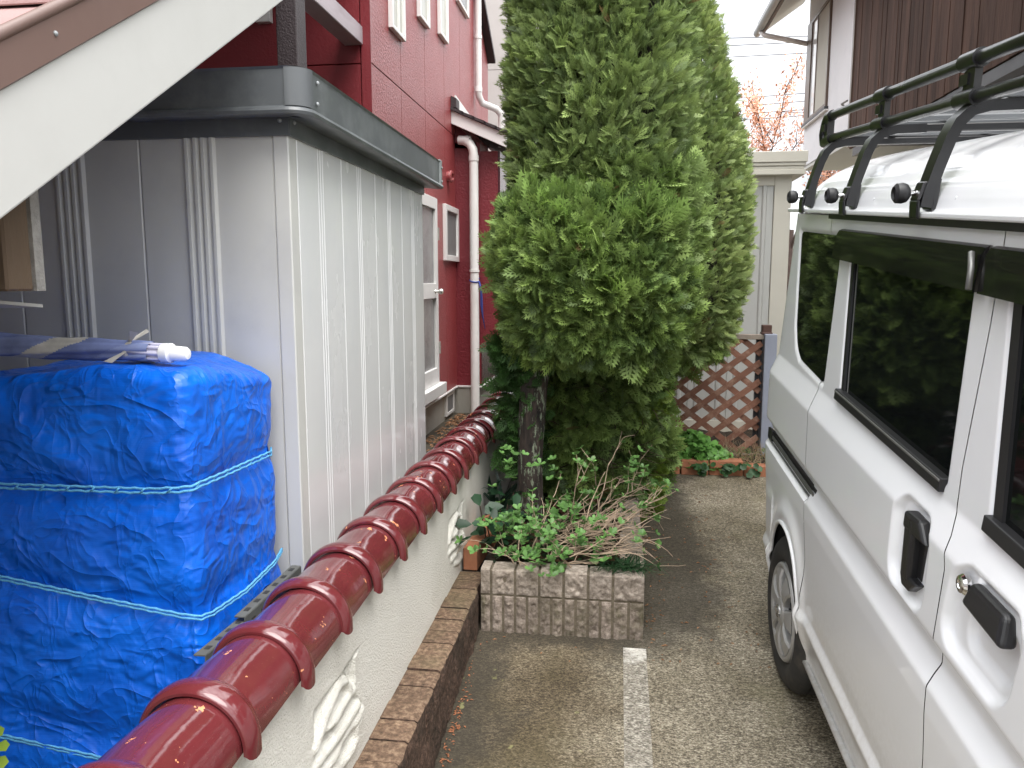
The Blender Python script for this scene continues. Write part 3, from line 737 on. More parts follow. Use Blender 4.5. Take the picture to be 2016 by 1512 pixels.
# timber bracket and board hanging under the roof end
pw = at(48, 500, 1, 1.24)
obj('timber_bracket', MB().box(-1.32, pw.x-.004, 1.20, 1.262, -.018, zb(1.26)+.06), M['old_wood'], ob, bevel=.004)
obj('bracket_edge', MB().box(pw.x-.06, pw.x, 1.263, 1.285, -.018, zb(1.26)+.06), M['lichen_wood'], ob)
obj('bracket_batten', MB().box(-1.14, -1.115, 1.195, 1.218, -.02, zb(1.2)+.06), M['clay'], ob)
obj('grey_plate', MB().prism([(-1.6, 1.20, -.030), (-1.10, 1.20, -.030), (-1.055, 1.30, -.043), (-1.6, 1.30, -.048)], (0, 0, -.006)), M['grey_board'], ob)
obj('outbuilding_wall', MB().box(-3.2, -1.75, -.6, 1.35, YARD, .25), M['grey_board'], ob)
# ------------------------------------------------------------------ red house
HX = -1.5; HY0, HY1 = 4.69, 8.95
house = thing('red_house', 'maroon red two storey house with textured siding and white framed openings', 'house', (-3, HY0, YARD))
obj('wall_core', MB().box(-7, HX-.022, HY0+.02, HY1-.004, -.985, 4.6), M['red_smooth'], house)
# big siding boards with open joints (lower band, upper band)
zj = 1.305
ycuts = [HY0, 5.35, 6.02, 6.69, 7.36, 8.03, 8.50, HY1]
for a, b in zip(ycuts[:-1], ycuts[1:]):
    for z0, z1 in ((-.985, zj-.003), (zj+.003, 4.6)):
        mb = MB()
        if b == HY1 and z1 > 4:   # the verge of the roof cuts the far upper corner
            mb.prism([(HX-.02, a+.002, z0), (HX-.02, b, z0), (HX-.02, b, 2.44), (HX-.02, a+.002, 2.44+(b-a)*.62)], (.02, 0, 0))
        else: mb.box(HX-.02, HX, a+.0012, b-.0012, z0, z1)
        obj('siding_panel', mb, M['red_wall'], house, bevel=.002)
# near end wall of the porch recess (faces the camera): boards and joints
for x0, x1 in ((-1.56, HX-.002), (-2.9, -1.565), (-4.4, -2.905)):
    for z0, z1 in ((-.985, 1.297), (1.303, 4.6)):
        obj('siding_panel', MB().box(x0+.002, x1, HY0-.002, HY0+.018, z0, z1), M['red_smooth'], house, bevel=.002)
obj('corner_trim', MB().box(-1.556, HX+.003, HY0-.006, HY0-.001, -.985, 4.6), M['red_smooth'], house)
# porch beam and post
obj('porch_beam', MB().box(-1.66, -1.545, 1.2, HY0-.004, 1.405, 1.512), M['beam_wood'], house, bevel=.004)
obj('porch_post', MB().box(-1.60, -1.5, 3.585, 3.70, -.9, 2.6), M['dark_brown'], house, bevel=.004)
obj('porch_soffit', MB().box(-4.5, -1.56, 1.2, HY0-.004, 2.0, 2.08), M['dark_brown'], house)
obj('porch_back_wall', MB().box(-4.6, -4.4, -1, HY0, YARD, 2.6), M['red_smooth'], house)
pp = at(523, 40, 1, HY0-.01)
obj('switch_box', MB().box(pp.x-.05, pp.x+.045, HY0-.05, HY0-.004, pp.z-.02, pp.z+.12), M['white_alu'], house, bevel=.004)
# foundation, drip trim
obj('foundation', MB().box(-7, HX-.03, HY0+.03, 7.10, -1.6, -.985).box(-7, -1.33, 7.12, 9.4, -1.6, -.985), M['foundation'], house)
obj('drip_trim', MB().box(HX-.03, HX+.012, HY0, 7.095, -1.003, -.985), M['white_alu'], house, bevel=.003)
# projecting bay beyond, with lean-to roof
BYy, BXx = 7.12, -1.30
obj('bay_wall', MB().box(-2.2, BXx+.03, BYy, 9.6, -.985, 1.25), M['red_side'], house)
obj('bay_trim', MB().box(HX-.02, BXx+.045, BYy-.012, 9.6, -1.003, -.986), M['white_alu'], house, bevel=.003)
obj('bay_box', MB().box(BXx+.031, -1.105, BYy+.004, 9.2, -.63, 1.17), M['red_side'], house)
obj('bay_box_edge', MB().box(-1.104, -1.085, BYy+.012, 9.2, -.63, 1.17), M['red_dark'], house)
obj('bay_shade_panel', MB().box(BXx+.031, BXx+.036, BYy+.02, 9.2, -.97, -.64), M['red_dark'], house)  # dark sheet standing in for the shadow under the bay box
obj('bay_gable', MB().prism([(HX, BYy, 1.2), (BXx, BYy, 1.2), (BXx, BYy, 1.24), (HX, BYy, 1.42)], (0, 2, 0)), M['red_side'], house)
def rk(x): return 1.505-(x+1.5)*.44
rb = MB().prism([(HX, BYy-.16, rk(HX)-.115), (-1.0, BYy-.16, rk(-1.0)-.115), (-1.0, BYy-.16, rk(-1.0)), (HX, BYy-.16, rk(HX))], (0, .03, 0))
obj('bay_barge', rb, M['white_alu'], house, bevel=.003)
for i in range(5):
    xa, xb = HX+.1*i, HX+.1*(i+1)+.015
    obj('roof_shingle', MB().prism([(xa, BYy-.19, rk(xa)+.002), (xb, BYy-.19, rk(xb)+.004), (xb, BYy-.19, rk(xb)+.03), (xa, BYy-.19, rk(xa)+.024)], (0, 2.4, 0)), M['dark_brown'], house)
obj('bay_flashing', MB().prism([(HX+.002, BYy-.17, rk(HX)+.022), (HX+.05, BYy-.17, rk(HX)+.022), (HX+.05, BYy-.17, rk(HX)+.10), (HX+.002, BYy-.17, rk(HX)+.12)], (0, .14, 0)), M['dark_brown'], house)
obj('bay_step_flashing', MB().prism([(HX+.002, BYy-.02, rk(HX)+.03), (HX+.002, 8.5, rk(HX)+.03), (HX+.002, 8.5, rk(HX)+.09), (HX+.002, BYy-.02, rk(HX)+.16)], (.012, 0, 0)), M['white_alu'], house)
# openings in the long wall
def window(y0, y1, z0, z1, fr, glass, name='window', t=.028, split=None):
    f = MB(); x0, x1 = HX, HX+.032
    f.box(x0, x1, y0, y0+t, z0, z1).box(x0, x1, y1-t, y1, z0, z1).box(x0, x1, y0+t, y1-t, z0, z0+t).box(x0, x1, y0+t, y1-t, z1-t, z1)
    if split: f.box(x0, x1-.006, split-.010, split+.010, z0+t, z1-t)
    o = obj(name, f, fr, house, bevel=.003)
    obj('pane', MB().box(x0+.002, x0+.012, y0+t, y1-t, z0+t, z1-t), glass, o)
    return o
window(5.07, 5.385, 1.622, 2.75, M['white_alu'], M['glass_light'], split=5.25)
window(5.80, 6.10, 1.922, 2.75, M['white_alu'], M['glass_light'])
window(6.465, 6.765, 2.002, 2.75, M['white_alu'], M['glass_light'])
window(7.205, 7.70, 2.508, 2.95, M['white_alu'], M['glass_dim'])
window(6.575, 7.125, .175, .655, M['white_alu'], M['mesh_grey'], t=.05)
# narrow door
dr = MB(); dy0, dy1, dz0, dz1 = 5.52, 6.24, -.84, .66
for a, b, c, e in ((dy0, dy0+.07, dz0, dz1), (dy1-.07, dy1, dz0, dz1), (dy0+.07, dy1-.07, dz1-.09, dz1), (dy0+.07, dy1-.07, dz0, dz0+.13), (dy0+.07, dy1-.07, -.14, -.02)):
    dr.box(HX, HX+.035, a, b, c, e)
door = obj('door', dr, M['white_alu'], house, bevel=.003)
obj('door_glass', MB().box(HX+.002, HX+.014, dy0+.07, dy1-.07, dz0+.13, dz1-.09), M['glass_dim'], door)
obj('door_sill', MB().box(HX, HX+.085, dy0-.03, dy1+.05, -.93, -.842), M['white_alu'], door, bevel=.003)
kb = MB().lathe([(.016, 0), (.012, .012), (.012, .03), (.022, .036), (.025, .05), (.02, .062), (.003, .066)], (HX+.035, 6.13, -.085), (1,0,0), 18)
obj('door_knob', kb, M['brass'], door, sm=40)
for z in (.38, -.55): obj('door_hinge', MB().box(HX, HX+.045, dy1, dy1+.018, z-.05, z+.05), M['brass'], door)
obj('wall_vent', MB().lathe([(.045, 0), (.045, .03), (.055, .034), (.05, .045), (.03, .05), (.028, .035)], (HX, 6.79, .905), (1, -.15, 0), 20), M['red_wall'], house, sm=40)
fv = MB().box(HX-.03, HX-.012, 6.70, 7.04, -1.215, -1.02)
vent = obj('foundation_vent', MB().box(HX-.03, HX-.010, 6.70, 6.735, -1.215, -1.02).box(HX-.03, HX-.010, 7.005, 7.04, -1.215, -1.02).box(HX-.03, HX-.010, 6.735, 7.005, -1.215, -1.19).box(HX-.03, HX-.010, 6.735, 7.005, -1.045, -1.02), M['pvc'], house)
obj('vent_grille', MB().box(HX-.03, HX-.018, 6.735, 7.005, -1.19, -1.045), M['mesh_grey'], vent)
# rainwater pipes
ux, uy = HX+.045, 8.10
up_ = MB().tube([(ux, uy, 4.4), (ux, uy, 1.93), (ux+.004, uy+.005, 1.88), (ux+.03, uy+.05, 1.82), (ux+.16, uy+.15, 1.78), (ux+.20, uy+.19, 1.74), (ux+.205, uy+.20, 1.69), (ux+.205, uy+.20, 1.40)], .034, 14)
up_.lathe([(.039, 0), (.039, .03)], (ux, uy, 2.44), (0,0,1), 14).lathe([(.039, 0), (.039, .05)], (ux, uy, 1.92), (0,0,1), 14)
obj('upper_downpipe', up_, M['pvc'], house, sm=50)
lx, ly = -1.31, 7.03
lo = MB().tube([(-1.45, 7.06, 1.262), (-1.40, 7.05, 1.258), (-1.345, 7.04, 1.225), (-1.318, 7.03, 1.175), (lx, ly, 1.12), (lx, ly, YARD-.1)], .041, 16)
lo.lathe([(.046, 0), (.046, .05)], (lx, ly, 1.07), (0,0,1), 16).lathe([(.046, 0), (.046, .05)], (-1.395, 7.05, 1.256), (1,-.1,-.15), 16).lathe([(.047, 0), (.047, .022)], (lx, ly, .08), (0,0,1), 16)
obj('lower_downpipe', lo, M['pvc'], house, sm=50)
# dark verge of the main roof, running down behind the far end
obj('roof_verge', MB().bar((HX+.03, 7.9, 3.11), (HX+.03, HY1+.06, 2.46), .10, .05), M['dark_brown'], house)
obj('roof', MB().hexa([(-7, 1, 4.6), (HX-.02, 1, 4.6), (HX-.02, HY1, 4.6), (-7, HY1, 4.6), (-7, 1, 4.8), (HX-.02, 1, 4.8), (HX-.02, HY1, 4.8), (-7, HY1, 4.8)]), M['dark_brown'], house)
st = MB().tube([(lx+.043*math.cos(t), ly+.043*math.sin(t), .02+.012*math.sin(t)-.025*(t/6.28)) for t in np.linspace(0, 6.28, 20)], .006, 6)
for k in range(3):
    P = [Vector((lx+.046, ly-.02+.012*k, -.005)), Vector((lx+.060+.006*k, ly-.02, -.09)), Vector((lx+.058+.01*k, ly-.01, -.22-.05*k)), Vector((lx+.072+.012*k, ly, -.34-.05*k))]
    st.tube(P, .004, 5)
tag(obj('string', st, M['blue_string'], sm=True), 'dark blue string tied round the white downpipe with hanging ends', 'string')
# meter pipes near the far corner of the bay
mp_ = MB()
for k in range(3):
    mp_.tube([(-1.22+.03*k, 8.6-.1*k, -1.2), (-1.22+.03*k, 8.6-.1*k, -.75-.05*k), (-1.2+.03*k, 8.5-.1*k, -.68-.05*k), (-1.28, 8.45-.1*k, -.66-.05*k)], .018, 8)
obj('water_pipes', mp_, M['iron'], house, sm=True)
# dry leaves on the yard strip
M['dry'] = pm('dry leaves', (.26, .13, .06), .8, var=.45, vs_=60)
M['dry2'] = pm('orange litter', (.30, .12, .055), .8, var=.4, vs_=90)
def leaf_litter(n, fn, size, mat, name):
    mb = MB()
    for _ in range(n):
        x, y, z = fn(); a = random.uniform(0, 6.28); s = size*random.uniform(.5, 1.3); t = random.uniform(-.5, .5)
        c, q = math.cos(a)*s, math.sin(a)*s
        mb.add([(x-c, y-q, z+.002), (x+q*.4, y-c*.4, z+abs(t)*s*.8+.003), (x+c, y+q, z+.002), (x-q*.4, y+c*.4, z+abs(t)*s*.6+.004)], [(0,1,2), (0,2,3)])
    return stuff(obj(name, mb, mat, fixn=False))
leaf_litter(420, lambda: (random.uniform(-1.47, -1.10), random.triangular(4.6, 7.0, 6.8), YARD+random.uniform(.002, .02)), .028, M['dry'], 'dry_leaves')
leaf_litter(130, lambda: ((lambda y: (-.527+abs(random.gauss(0, .018)), y, gz(y)))(random.choice([random.uniform(1.75, 2.85), random.uniform(2.0, 2.5)]))), .0065, M['dry2'], 'leaf_litter')
leaf_litter(260, lambda: ((lambda y: (random.choice([.14+abs(random.gauss(0, .05)), random.uniform(.1, .6), random.uniform(-.5, .6)]), y, gz(y)))(random.uniform(2.75, 4.6))), .009, M['dry'], 'leaf_litter')

# pale neighbouring building behind
nb = thing('neighbour_building', 'pale grey panelled building behind the red house', 'building', (-2, 11.2, YARD))
M['nb'] = pm('pale panel', (.46, .44, .42), .7, var=.04, bump=.001, bs=150)
for z0 in (-1.3, -.5, .3, 1.1, 1.9, 2.95, 4.0):
    z1 = {-1.3: -.5, -.5: .3, .3: 1.1, 1.1: 1.9, 1.9: 2.95, 2.95: 4.0, 4.0: 5.5}[z0]
    for x0, x1 in ((-4.0, -2.2), (-2.2, -.9)): obj('wall_panel', MB().box(x0+.004, x1-.004, 11.2, 11.4, z0+.004, z1-.004), M['nb'], nb)
obj('wall_core', MB().box(-3.99, -.91, 11.25, 13, -1.3, 5.5), M['mesh_grey'], nb)

# ------------------------------------------------------------------ beige storage shed behind the lattice
M['beige'] = pm('beige steel', (.56, .535, .46), .45, var=.04, dirt=(.44, .42, .36), dirtf=.3)
M['beige_pale'] = pm('pale steel panel', (.46, .46, .435), .45, var=.05)
s2 = thing('storage_shed', 'beige steel storage shed standing behind the lattice fence', 'shed', (.7, 6.2, -1.2))
S2Y = 6.2
xr_ = at(1558, 370, 1, S2Y).x
x = xr_-.10
obj('corner_post', MB().box(xr_-.125, xr_, S2Y-.012, S2Y+1.2, -1.2, .79), M['beige'], s2, bevel=.004)
for k in range(4):
    obj('shed_panel', ribbed((x-.30*(k+1)-.025, S2Y, 0), (1,0,0), (0,-1,0), .298, -1.15, .72, [.07, .235], .05, .014), M['beige_pale'], s2, sm=25, fixn=False)
obj('head_rail', MB().box(.02, xr_-.126, S2Y-.014, S2Y+.02, .715, .79), M['beige'], s2, bevel=.003)
obj('base_rail', MB().box(.02, xr_-.126, S2Y-.02, S2Y+.02, -1.2, -1.10), M['beige'], s2)
xR = at(1590, 330, 1, S2Y-.1).x
for z0, z1, o_ in ((.785, .825, .035), (.825, .85, .025), (.85, .875, .035), (.875, .955, .045)):
    obj('roof_trim', MB().box(.0, xR-.045+o_, S2Y-.06-o_, S2Y+1.4, z0, z1), M['beige'], s2, bevel=.004)
obj('shed_body', MB().box(.03, xr_-.13, S2Y+.02, S2Y+1.2, -1.2, .78), M['beige'], s2)

# ------------------------------------------------------------------ lattice fence
M['lattice'] = pm('red brown lattice stain', (.205, .092, .058), .75, var=.2, vs_=11, dirt=(.40, .27, .20), dirtf=.75, dscale=13, bump=.002, bs=140, rnd=.22)
M['grey_rail'] = pm('greyed timber', (.27, .225, .185), .85, var=.3, vs_=14, aniso=(.3, 1, 1), bump=.003, bs=120)
M['post_grey'] = pm('blue grey post', (.25, .27, .33), .75, var=.1, bump=.001, bs=120)
M['dark_frame'] = pm('dark metal frame', (.022, .022, .026), .5)
LY = 5.30; lx0, lx1, lz0, lz1 = -.35, .955, -1.165, -.385
fence = thing('lattice_fence', 'red brown diagonal timber lattice fence panel below the conifer', 'fence', (.4, LY, -1.2))
def clip_slat(cx, cz, sgn):
    # slat centre line through (cx,cz) direction (1, sgn*.72)
    d = Vector((1, 0, sgn*.78)).normalized(); pts = []
    for X in (lx0, lx1):
        t = (X-cx)/d.x; z = cz+d.z*t
        if lz0 <= z <= lz1: pts.append(Vector((X, 0, z)))
    for Z in (lz0, lz1):
        t = (Z-cz)/d.z; xx = cx+d.x*t
        if lx0 <= xx <= lx1: pts.append(Vector((xx, 0, Z)))
    return (pts[0], pts[1]) if len(pts) >= 2 and (pts[0]-pts[1]).length > .04 else None
for sgn, yy_ in ((1, LY-.009), (-1, LY+.003)):
    for k in range(-9, 14):
        c = clip_slat(.955-.163*k, -.41 if sgn > 0 else -1.12, sgn)
        if c is None: continue
        a, b = c; a.y = b.y = yy_
        obj('slat', MB().bar(a, b, .011, .039, up=(0,0,1)), M['lattice'], fence)
obj('top_rail', MB().box(lx0, lx1+.02, LY-.02, LY+.02, lz1-.002, lz1+.032), M['grey_rail'], fence, bevel=.003)
obj('bottom_rail', MB().box(lx0, lx1+.02, LY-.02, LY+.02, lz0-.035, lz0+.002), M['grey_rail'], fence, bevel=.003)
obj('side_frame', MB().box(lx1-.03, lx1+.006, LY+.012, LY+.03, lz0, lz1), M['dark_frame'], fence)
fp = obj('fence_post', MB().box(.965, 1.045, LY-.06, LY+.04, -1.3, -.348), M['post_grey'], bevel=.006, seg=2)
tag(fp, 'blue grey concrete post at the right end of the lattice fence', 'post')
cpb = obj('post_block', MB().box(.955, 1.015, LY-.02, LY+.04, -.345, -.29).box(.95, 1.02, LY-.025, LY+.045, -.352, -.338), M['old_wood'], bevel=.003)
M['rust'] = pm('dark rust brown', (.075, .032, .022), .6, var=.2)
cpb.data.materials.clear(); cpb.data.materials.append(M['rust'])
tag(cpb, 'small dark brown block sitting on top of the lattice corner', 'post cap')
# brick edging of the bed
BYb = 4.88
bedge = thing('brick_edging', 'low row of orange bricks edging the bed in front of the lattice', 'edging', (.5, BYb, gz(BYb)))
xx = .20
for i, (L_, h2) in enumerate([(.215, 1), (.175, 1), (.215, 1), (.20, 0), (.21, 0), (.2, 0)]):
    z0 = gz(BYb)-.02
    if h2:
        for j in range(2):
            o = obj('brick', MB().box(xx+.004, xx+L_-.004, BYb+random.uniform(-.006,.006), BYb+.09, z0+.018+.05*j, z0+.066+.05*j), M['clay'], bedge, bevel=.004)
    else:
        obj('brick', MB().box(xx+.003, xx+L_-.003, BYb+.005, BYb+.10, z0+.01, z0+.09+random.uniform(-.008,.006)), M['clay'], bedge, bevel=.004)
    xx += L_
Xg, Yg = np.meshgrid(np.linspace(.1, 1.7, 40), np.linspace(BYb+.06, LY+.8, 26), indexing='ij')
Zg = -1.165+.03*fbm(np.c_[Xg.ravel()*8, Yg.ravel()*8, np.ones(Xg.size)], 3, 3).reshape(Xg.shape)
struct(obj('soil_bed', MB().grid(np.dstack([Xg, Yg, Zg])), M['soil'], sm=True))

# ------------------------------------------------------------------ white house on the right
M['rh_white'] = pm('white render', (.72, .72, .735), .8, var=.04, vs_=1.5, bump=.0015, bs=80, dirt=(.58, .58, .60), dirtf=.4, dscale=2.2)
M['board'] = pm('dark stained board', (.062, .036, .027), .75, var=.35, vs_=9, aniso=(1, 1, .12), bump=.003, bs=60, dirt=(.15, .085, .06), dirtf=.5, dscale=7, rnd=.3, spec=.15)
M['alu_brown'] = pm('bronze window frame', (.12, .085, .062), .4)
M['blind'] = pm('beige blind', (.44, .42, .36), .7, var=.04)
M['soffit'] = pm('pale soffit', (.52, .53, .50), .7, var=.04)
M['gutter_grey'] = pm('grey gutter', (.27, .27, .26), .45)
M['gutter_dark'] = pm('dark fascia', (.035, .038, .042), .45)
M['sky_glass'] = pm('sky bright pane', (.70, .72, .73), .08, var=.04)  # opaque pane, brightness of the sky behind painted into its colour
QX, QY0, QY1 = 2.6, 3.0, 11.86
rh = thing('white_house', 'white rendered house with dark timber clad upper storey on the right', 'house', (QX, 9, -1.2))
ZU = 1.62      # underside of the upper storey
obj('upper_wall', MB().box(QX, 9, 9.42, QY1, ZU, 4.02), M['rh_white'], rh)
obj('lower_wall', MB().box(3.5, 9, 1.0, 11.2, -1.3, ZU-.02), M['rh_white'], rh)
obj('jetty_soffit', MB().box(QX+.01, 9, 9.42, QY1-.01, ZU-.05, ZU-.002), M['soffit'], rh)
# boarded bay
yb_ = 9.42; 
while yb_ > 4.0:
    w_ = random.choice([.085, .10, .115, .13])
    za = 1.475+random.uniform(-.004, .004)
    obj('wall_board', MB().box(QX-.035-random.choice([0, .004, .008]), QX-.015, yb_-w_+.002, yb_-.002, za, 4.6), M['board'], rh); yb_ -= w_
obj('board_backing', MB().box(QX-.015, 9, 4.0, 9.41, 1.50, 4.6), M['gutter_dark'], rh)
obj('board_corner_trim', MB().box(QX-.05, QX-.002, 9.42, 9.47, 1.5, 4.6), M['alu_brown'], rh)
obj('beam_dark', MB().box(QX-.03, QX+.06, 4.0, 9.3, 1.38, 1.468), M['gutter_dark'], rh)
# corner window
w_ = obj('window', MB().box(QX-.03, QX, 10.62, 11.80, 2.20, 2.245).box(QX-.03, QX, 10.62, 11.80, 3.50, 3.545).box(QX-.03, QX, 10.62, 10.66, 2.245, 3.5).box(QX-.03, QX+.02, 11.55, 11.80, 2.245, 3.5).box(QX-.026, QX, 11.24, 11.27, 2.245, 3.5), M['alu_brown'], rh)
obj('pane', MB().box(QX-.012, QX-.004, 11.27, 11.55, 2.245, 3.5), M['sky_glass'], w_)
obj('blind', MB().box(QX-.016, QX-.004, 10.66, 11.24, 2.245, 3.5), M['blind'], w_)
obj('window_sill', MB().box(QX-.05, QX, 10.58, 11.84, 2.165, 2.198), M['gutter_dark'], w_)
obj('sill_flashing', MB().box(QX-.045, QX, 10.58, 11.84, 2.150, 2.163), M['white_alu'], w_)
# eaves
ey = 11.95
obj('eaves_soffit', MB().hexa([(2.05, 2, 3.60), (QX, 2, 4.0), (QX, ey+.35, 4.0), (2.05, ey+.25, 3.60), (2.05, 2, 3.63), (QX, 2, 4.04), (QX, ey+.35, 4.04), (2.05, ey+.25, 3.63)]), M['soffit'], rh)
obj('fascia', MB().box(2.0, 2.045, 2, ey+.2, 3.56, 3.69), M['gutter_dark'], rh)
obj('gutter', MB().tube([(1.955, 2, 3.60), (1.955, ey+.3, 3.60)], .055, 10), M['gutter_grey'], rh, sm=True)
obj('roof', MB().hexa([(1.96, 2, 3.68), (6, 2, 6.2), (6, ey+.4, 6.2), (1.96, ey+.3, 3.68), (1.96, 2, 3.74), (6, 2, 6.3), (6, ey+.4, 6.3), (1.96, ey+.3, 3.74)]), M['gutter_dark'], rh)
obj('gutter_outlet', MB().tube([(1.965, ey+.05, 3.55), (2.02, ey-.0, 3.48), (2.3, ey-.05, 3.40), (QX+.02, ey-.12, 3.30)], .035, 10), M['white_alu'], rh, sm=True)
obj('wall_hook', MB().tube([(QX-.07, 9.47, 2.02), (QX-.11, 9.55, 2.0), (QX-.07, 9.6, 1.99)], .012, 6), M['gutter_grey'], rh)
lw = MB().box(3.47, 3.5, 8.6, 9.9, .95, 1.01).box(3.47, 3.5, 8.6, 9.9, 1.42, 1.46)
for k in range(5): lw.box(3.472, 3.5, 8.6+.3175*k, 8.63+.3175*k, 1.01, 1.42)
lwo = obj('lower_window', lw, M['white_alu'], rh)
obj('pane', MB().box(3.485, 3.495, 8.6, 9.9, .95, 1.46), M['gutter_dark'], lwo)

# ------------------------------------------------------------------ overhead wires
M['wire'] = pm('cable', (.10, .10, .11), .6)
for i, (z0, z1) in enumerate([(5.800, 5.765), (5.657, 5.670), (5.421, 5.449), (4.455, 4.542), (4.287, 4.378), (4.119, 4.202), (3.984, 4.084)]):
    s_ = (z1-z0)/2.0; pts = []
    for x in np.linspace(-30, 34, 60):
        pts.append((x, 20+.12*i, z0+s_*(x-2.4)+.0009*((x-3)**2)*(1 if abs(x) > 0 else 0)))
    names = ['highest overhead wire, crossing just under the right house gutter', 'second overhead wire from the top', 'third overhead wire from the top, above the wide gap', 'overhead wire just below the wide gap in the cables', 'fifth overhead wire from the top, second of the lower four', 'sixth overhead wire, third of the lower four', 'lowest overhead wire, brushing the red leaved tree top']
    tag(obj('overhead_wire', MB().tube(pts, .011, 5), M['wire'], sm=True), names[i], 'wire', 'overhead wires in the sky gap')

# ------------------------------------------------------------------ cherry tree with young red leaves
M['bark_dark'] = pm('cherry bark', (.09, .06, .05), .85, var=.3, vs_=12)
M['red_leaf'] = pm('coppery young leaves', (.55, .27, .16), .6, var=.3, vs_=3)
ct = thing('cherry_tree', 'bare branched tree with coppery red young leaves behind the beige shed', 'tree', (3.0, 14.5, -1.2))
tw = MB(); lf = MB(); rnd = random.Random(5)
def branch(p, d, L, r, depth):
    n = max(3, int(L/.16)); pts = [p]
    for i in range(n):
        d = (d+Vector((rnd.gauss(0,.10), rnd.gauss(0,.10), rnd.gauss(.01,.07)))).normalized(); p = p+d*(L/n); pts.append(p)
        if depth > 0 and i > n*.25 and rnd.random() < .8:
            branch(p, (d+Vector((rnd.gauss(0,.55), rnd.gauss(0,.55), rnd.gauss(.1,.35)))).normalized(), L*rnd.uniform(.35,.6), r*.5, depth-1)
        if depth <= 1:
            for _ in range(20):
                c = p+Vector((rnd.gauss(0,.085), rnd.gauss(0,.085), rnd.gauss(0,.075))); a = Vector((rnd.gauss(0,1), rnd.gauss(0,1), rnd.gauss(0,1))).normalized()*rnd.uniform(.022,.045); b = a.orthogonal().normalized()*a.length*.5
                lf.add([c-a, c+b, c+a, c-b], [(0,1,2,3)])
    tw.tube(pts, [max(.004, r*(1-.75*i/n)) for i in range(n+1)], 5)
tw.tube([(3.0, 14.5, -1.2), (2.98, 14.5, 0), (3.0, 14.5, .9)], [.14, .11, .09], 8)
for dx, dy, dz, L_ in ((-.75, 0, .95, 2.0), (-.25, .1, 1.2, 2.3), (.45, 0, 1, 2.2), (.15, -.2, 1.1, 2.1), (.8, .1, .7, 1.8), (-1.0, -.1, .6, 1.7), (-.5, .2, .75, 1.7), (0, 0, .8, 1.5)):
    branch(Vector((3.0, 14.5, rnd.uniform(.3,.7))), Vector((dx, dy, dz*.85)).normalized(), L_*.92, .032, 2)
obj('trunk', tw, M['bark_dark'], ct, sm=True, fixn=False)
obj('leaves', lf, M['red_leaf'], ct, fixn=False)
# ------------------------------------------------------------------ conifers
def foliage_mat(name, rough=.55, trans=.25):
    m, nt, p = newmat(name); L = nt.links
    a = nn(nt, 'ShaderNodeAttribute'); a.attribute_name = 'col'
    L.new(a.outputs['Color'], p.inputs['Base Color']); p.inputs['Roughness'].default_value = rough
    p.inputs['Specular IOR Level'].default_value = .35
    t = nn(nt, 'ShaderNodeBsdfTranslucent'); L.new(a.outputs['Color'], t.inputs['Color'])
    mxs = nn(nt, 'ShaderNodeMixShader'); mxs.inputs[0].default_value = trans
    out = nt.nodes['Material Output']; L.new(p.outputs[0], mxs.inputs[1]); L.new(t.outputs[0], mxs.inputs[2]); L.new(mxs.outputs[0], out.inputs['Surface'])
    return m
M['fol'] = foliage_mat('conifer sprays', .5, .32)
M['bark'] = None
def frond_template():
    """flat fern-like spray, tip along +X, in the XY plane; forked scaly branchlets"""
    V, F = [], []
    def tri(a, b, c):
        k = len(V); V.extend([a, b, c]); F.append((k, k+1, k+2))
    tri((0,-.022, 0), (0,.022,0), (.75,0,-.05)); tri((.45,-.045,-.02), (.45,.045,-.02), (1.05,0,-.11))
    n = 5
    for i in range(n):
        t = .10+.74*i/n
        ln = .50*(math.sin(math.pi*min(1, (t*.8+.25)))**.8)*(1-.28*t)
        for s in (-1, 1):
            x0 = t+(.075 if s > 0 else 0); z0 = -.10*x0*x0; ca, sa = math.cos(R(47)), s*math.sin(R(47))
            q = lambda l, o, dz=0: (x0+ca*l*ln-sa*o, sa*l*ln+ca*o, z0-.06*l*ln+dz)
            tri(q(0,-.016), q(.62,-.040), q(.62,.040)); tri(q(.62,-.040), q(1.03, 0), q(.62,.040))
            for l0, sg in ((.22, 1), (.45, -1)):
                o = .125*(1-.25*l0)*sg
                tri(q(l0-.10, 0), q(l0+.20, 0), q(l0+.42, o, .010*sg))
    return np.array(V), np.array(F)
FV, FF = frond_template()
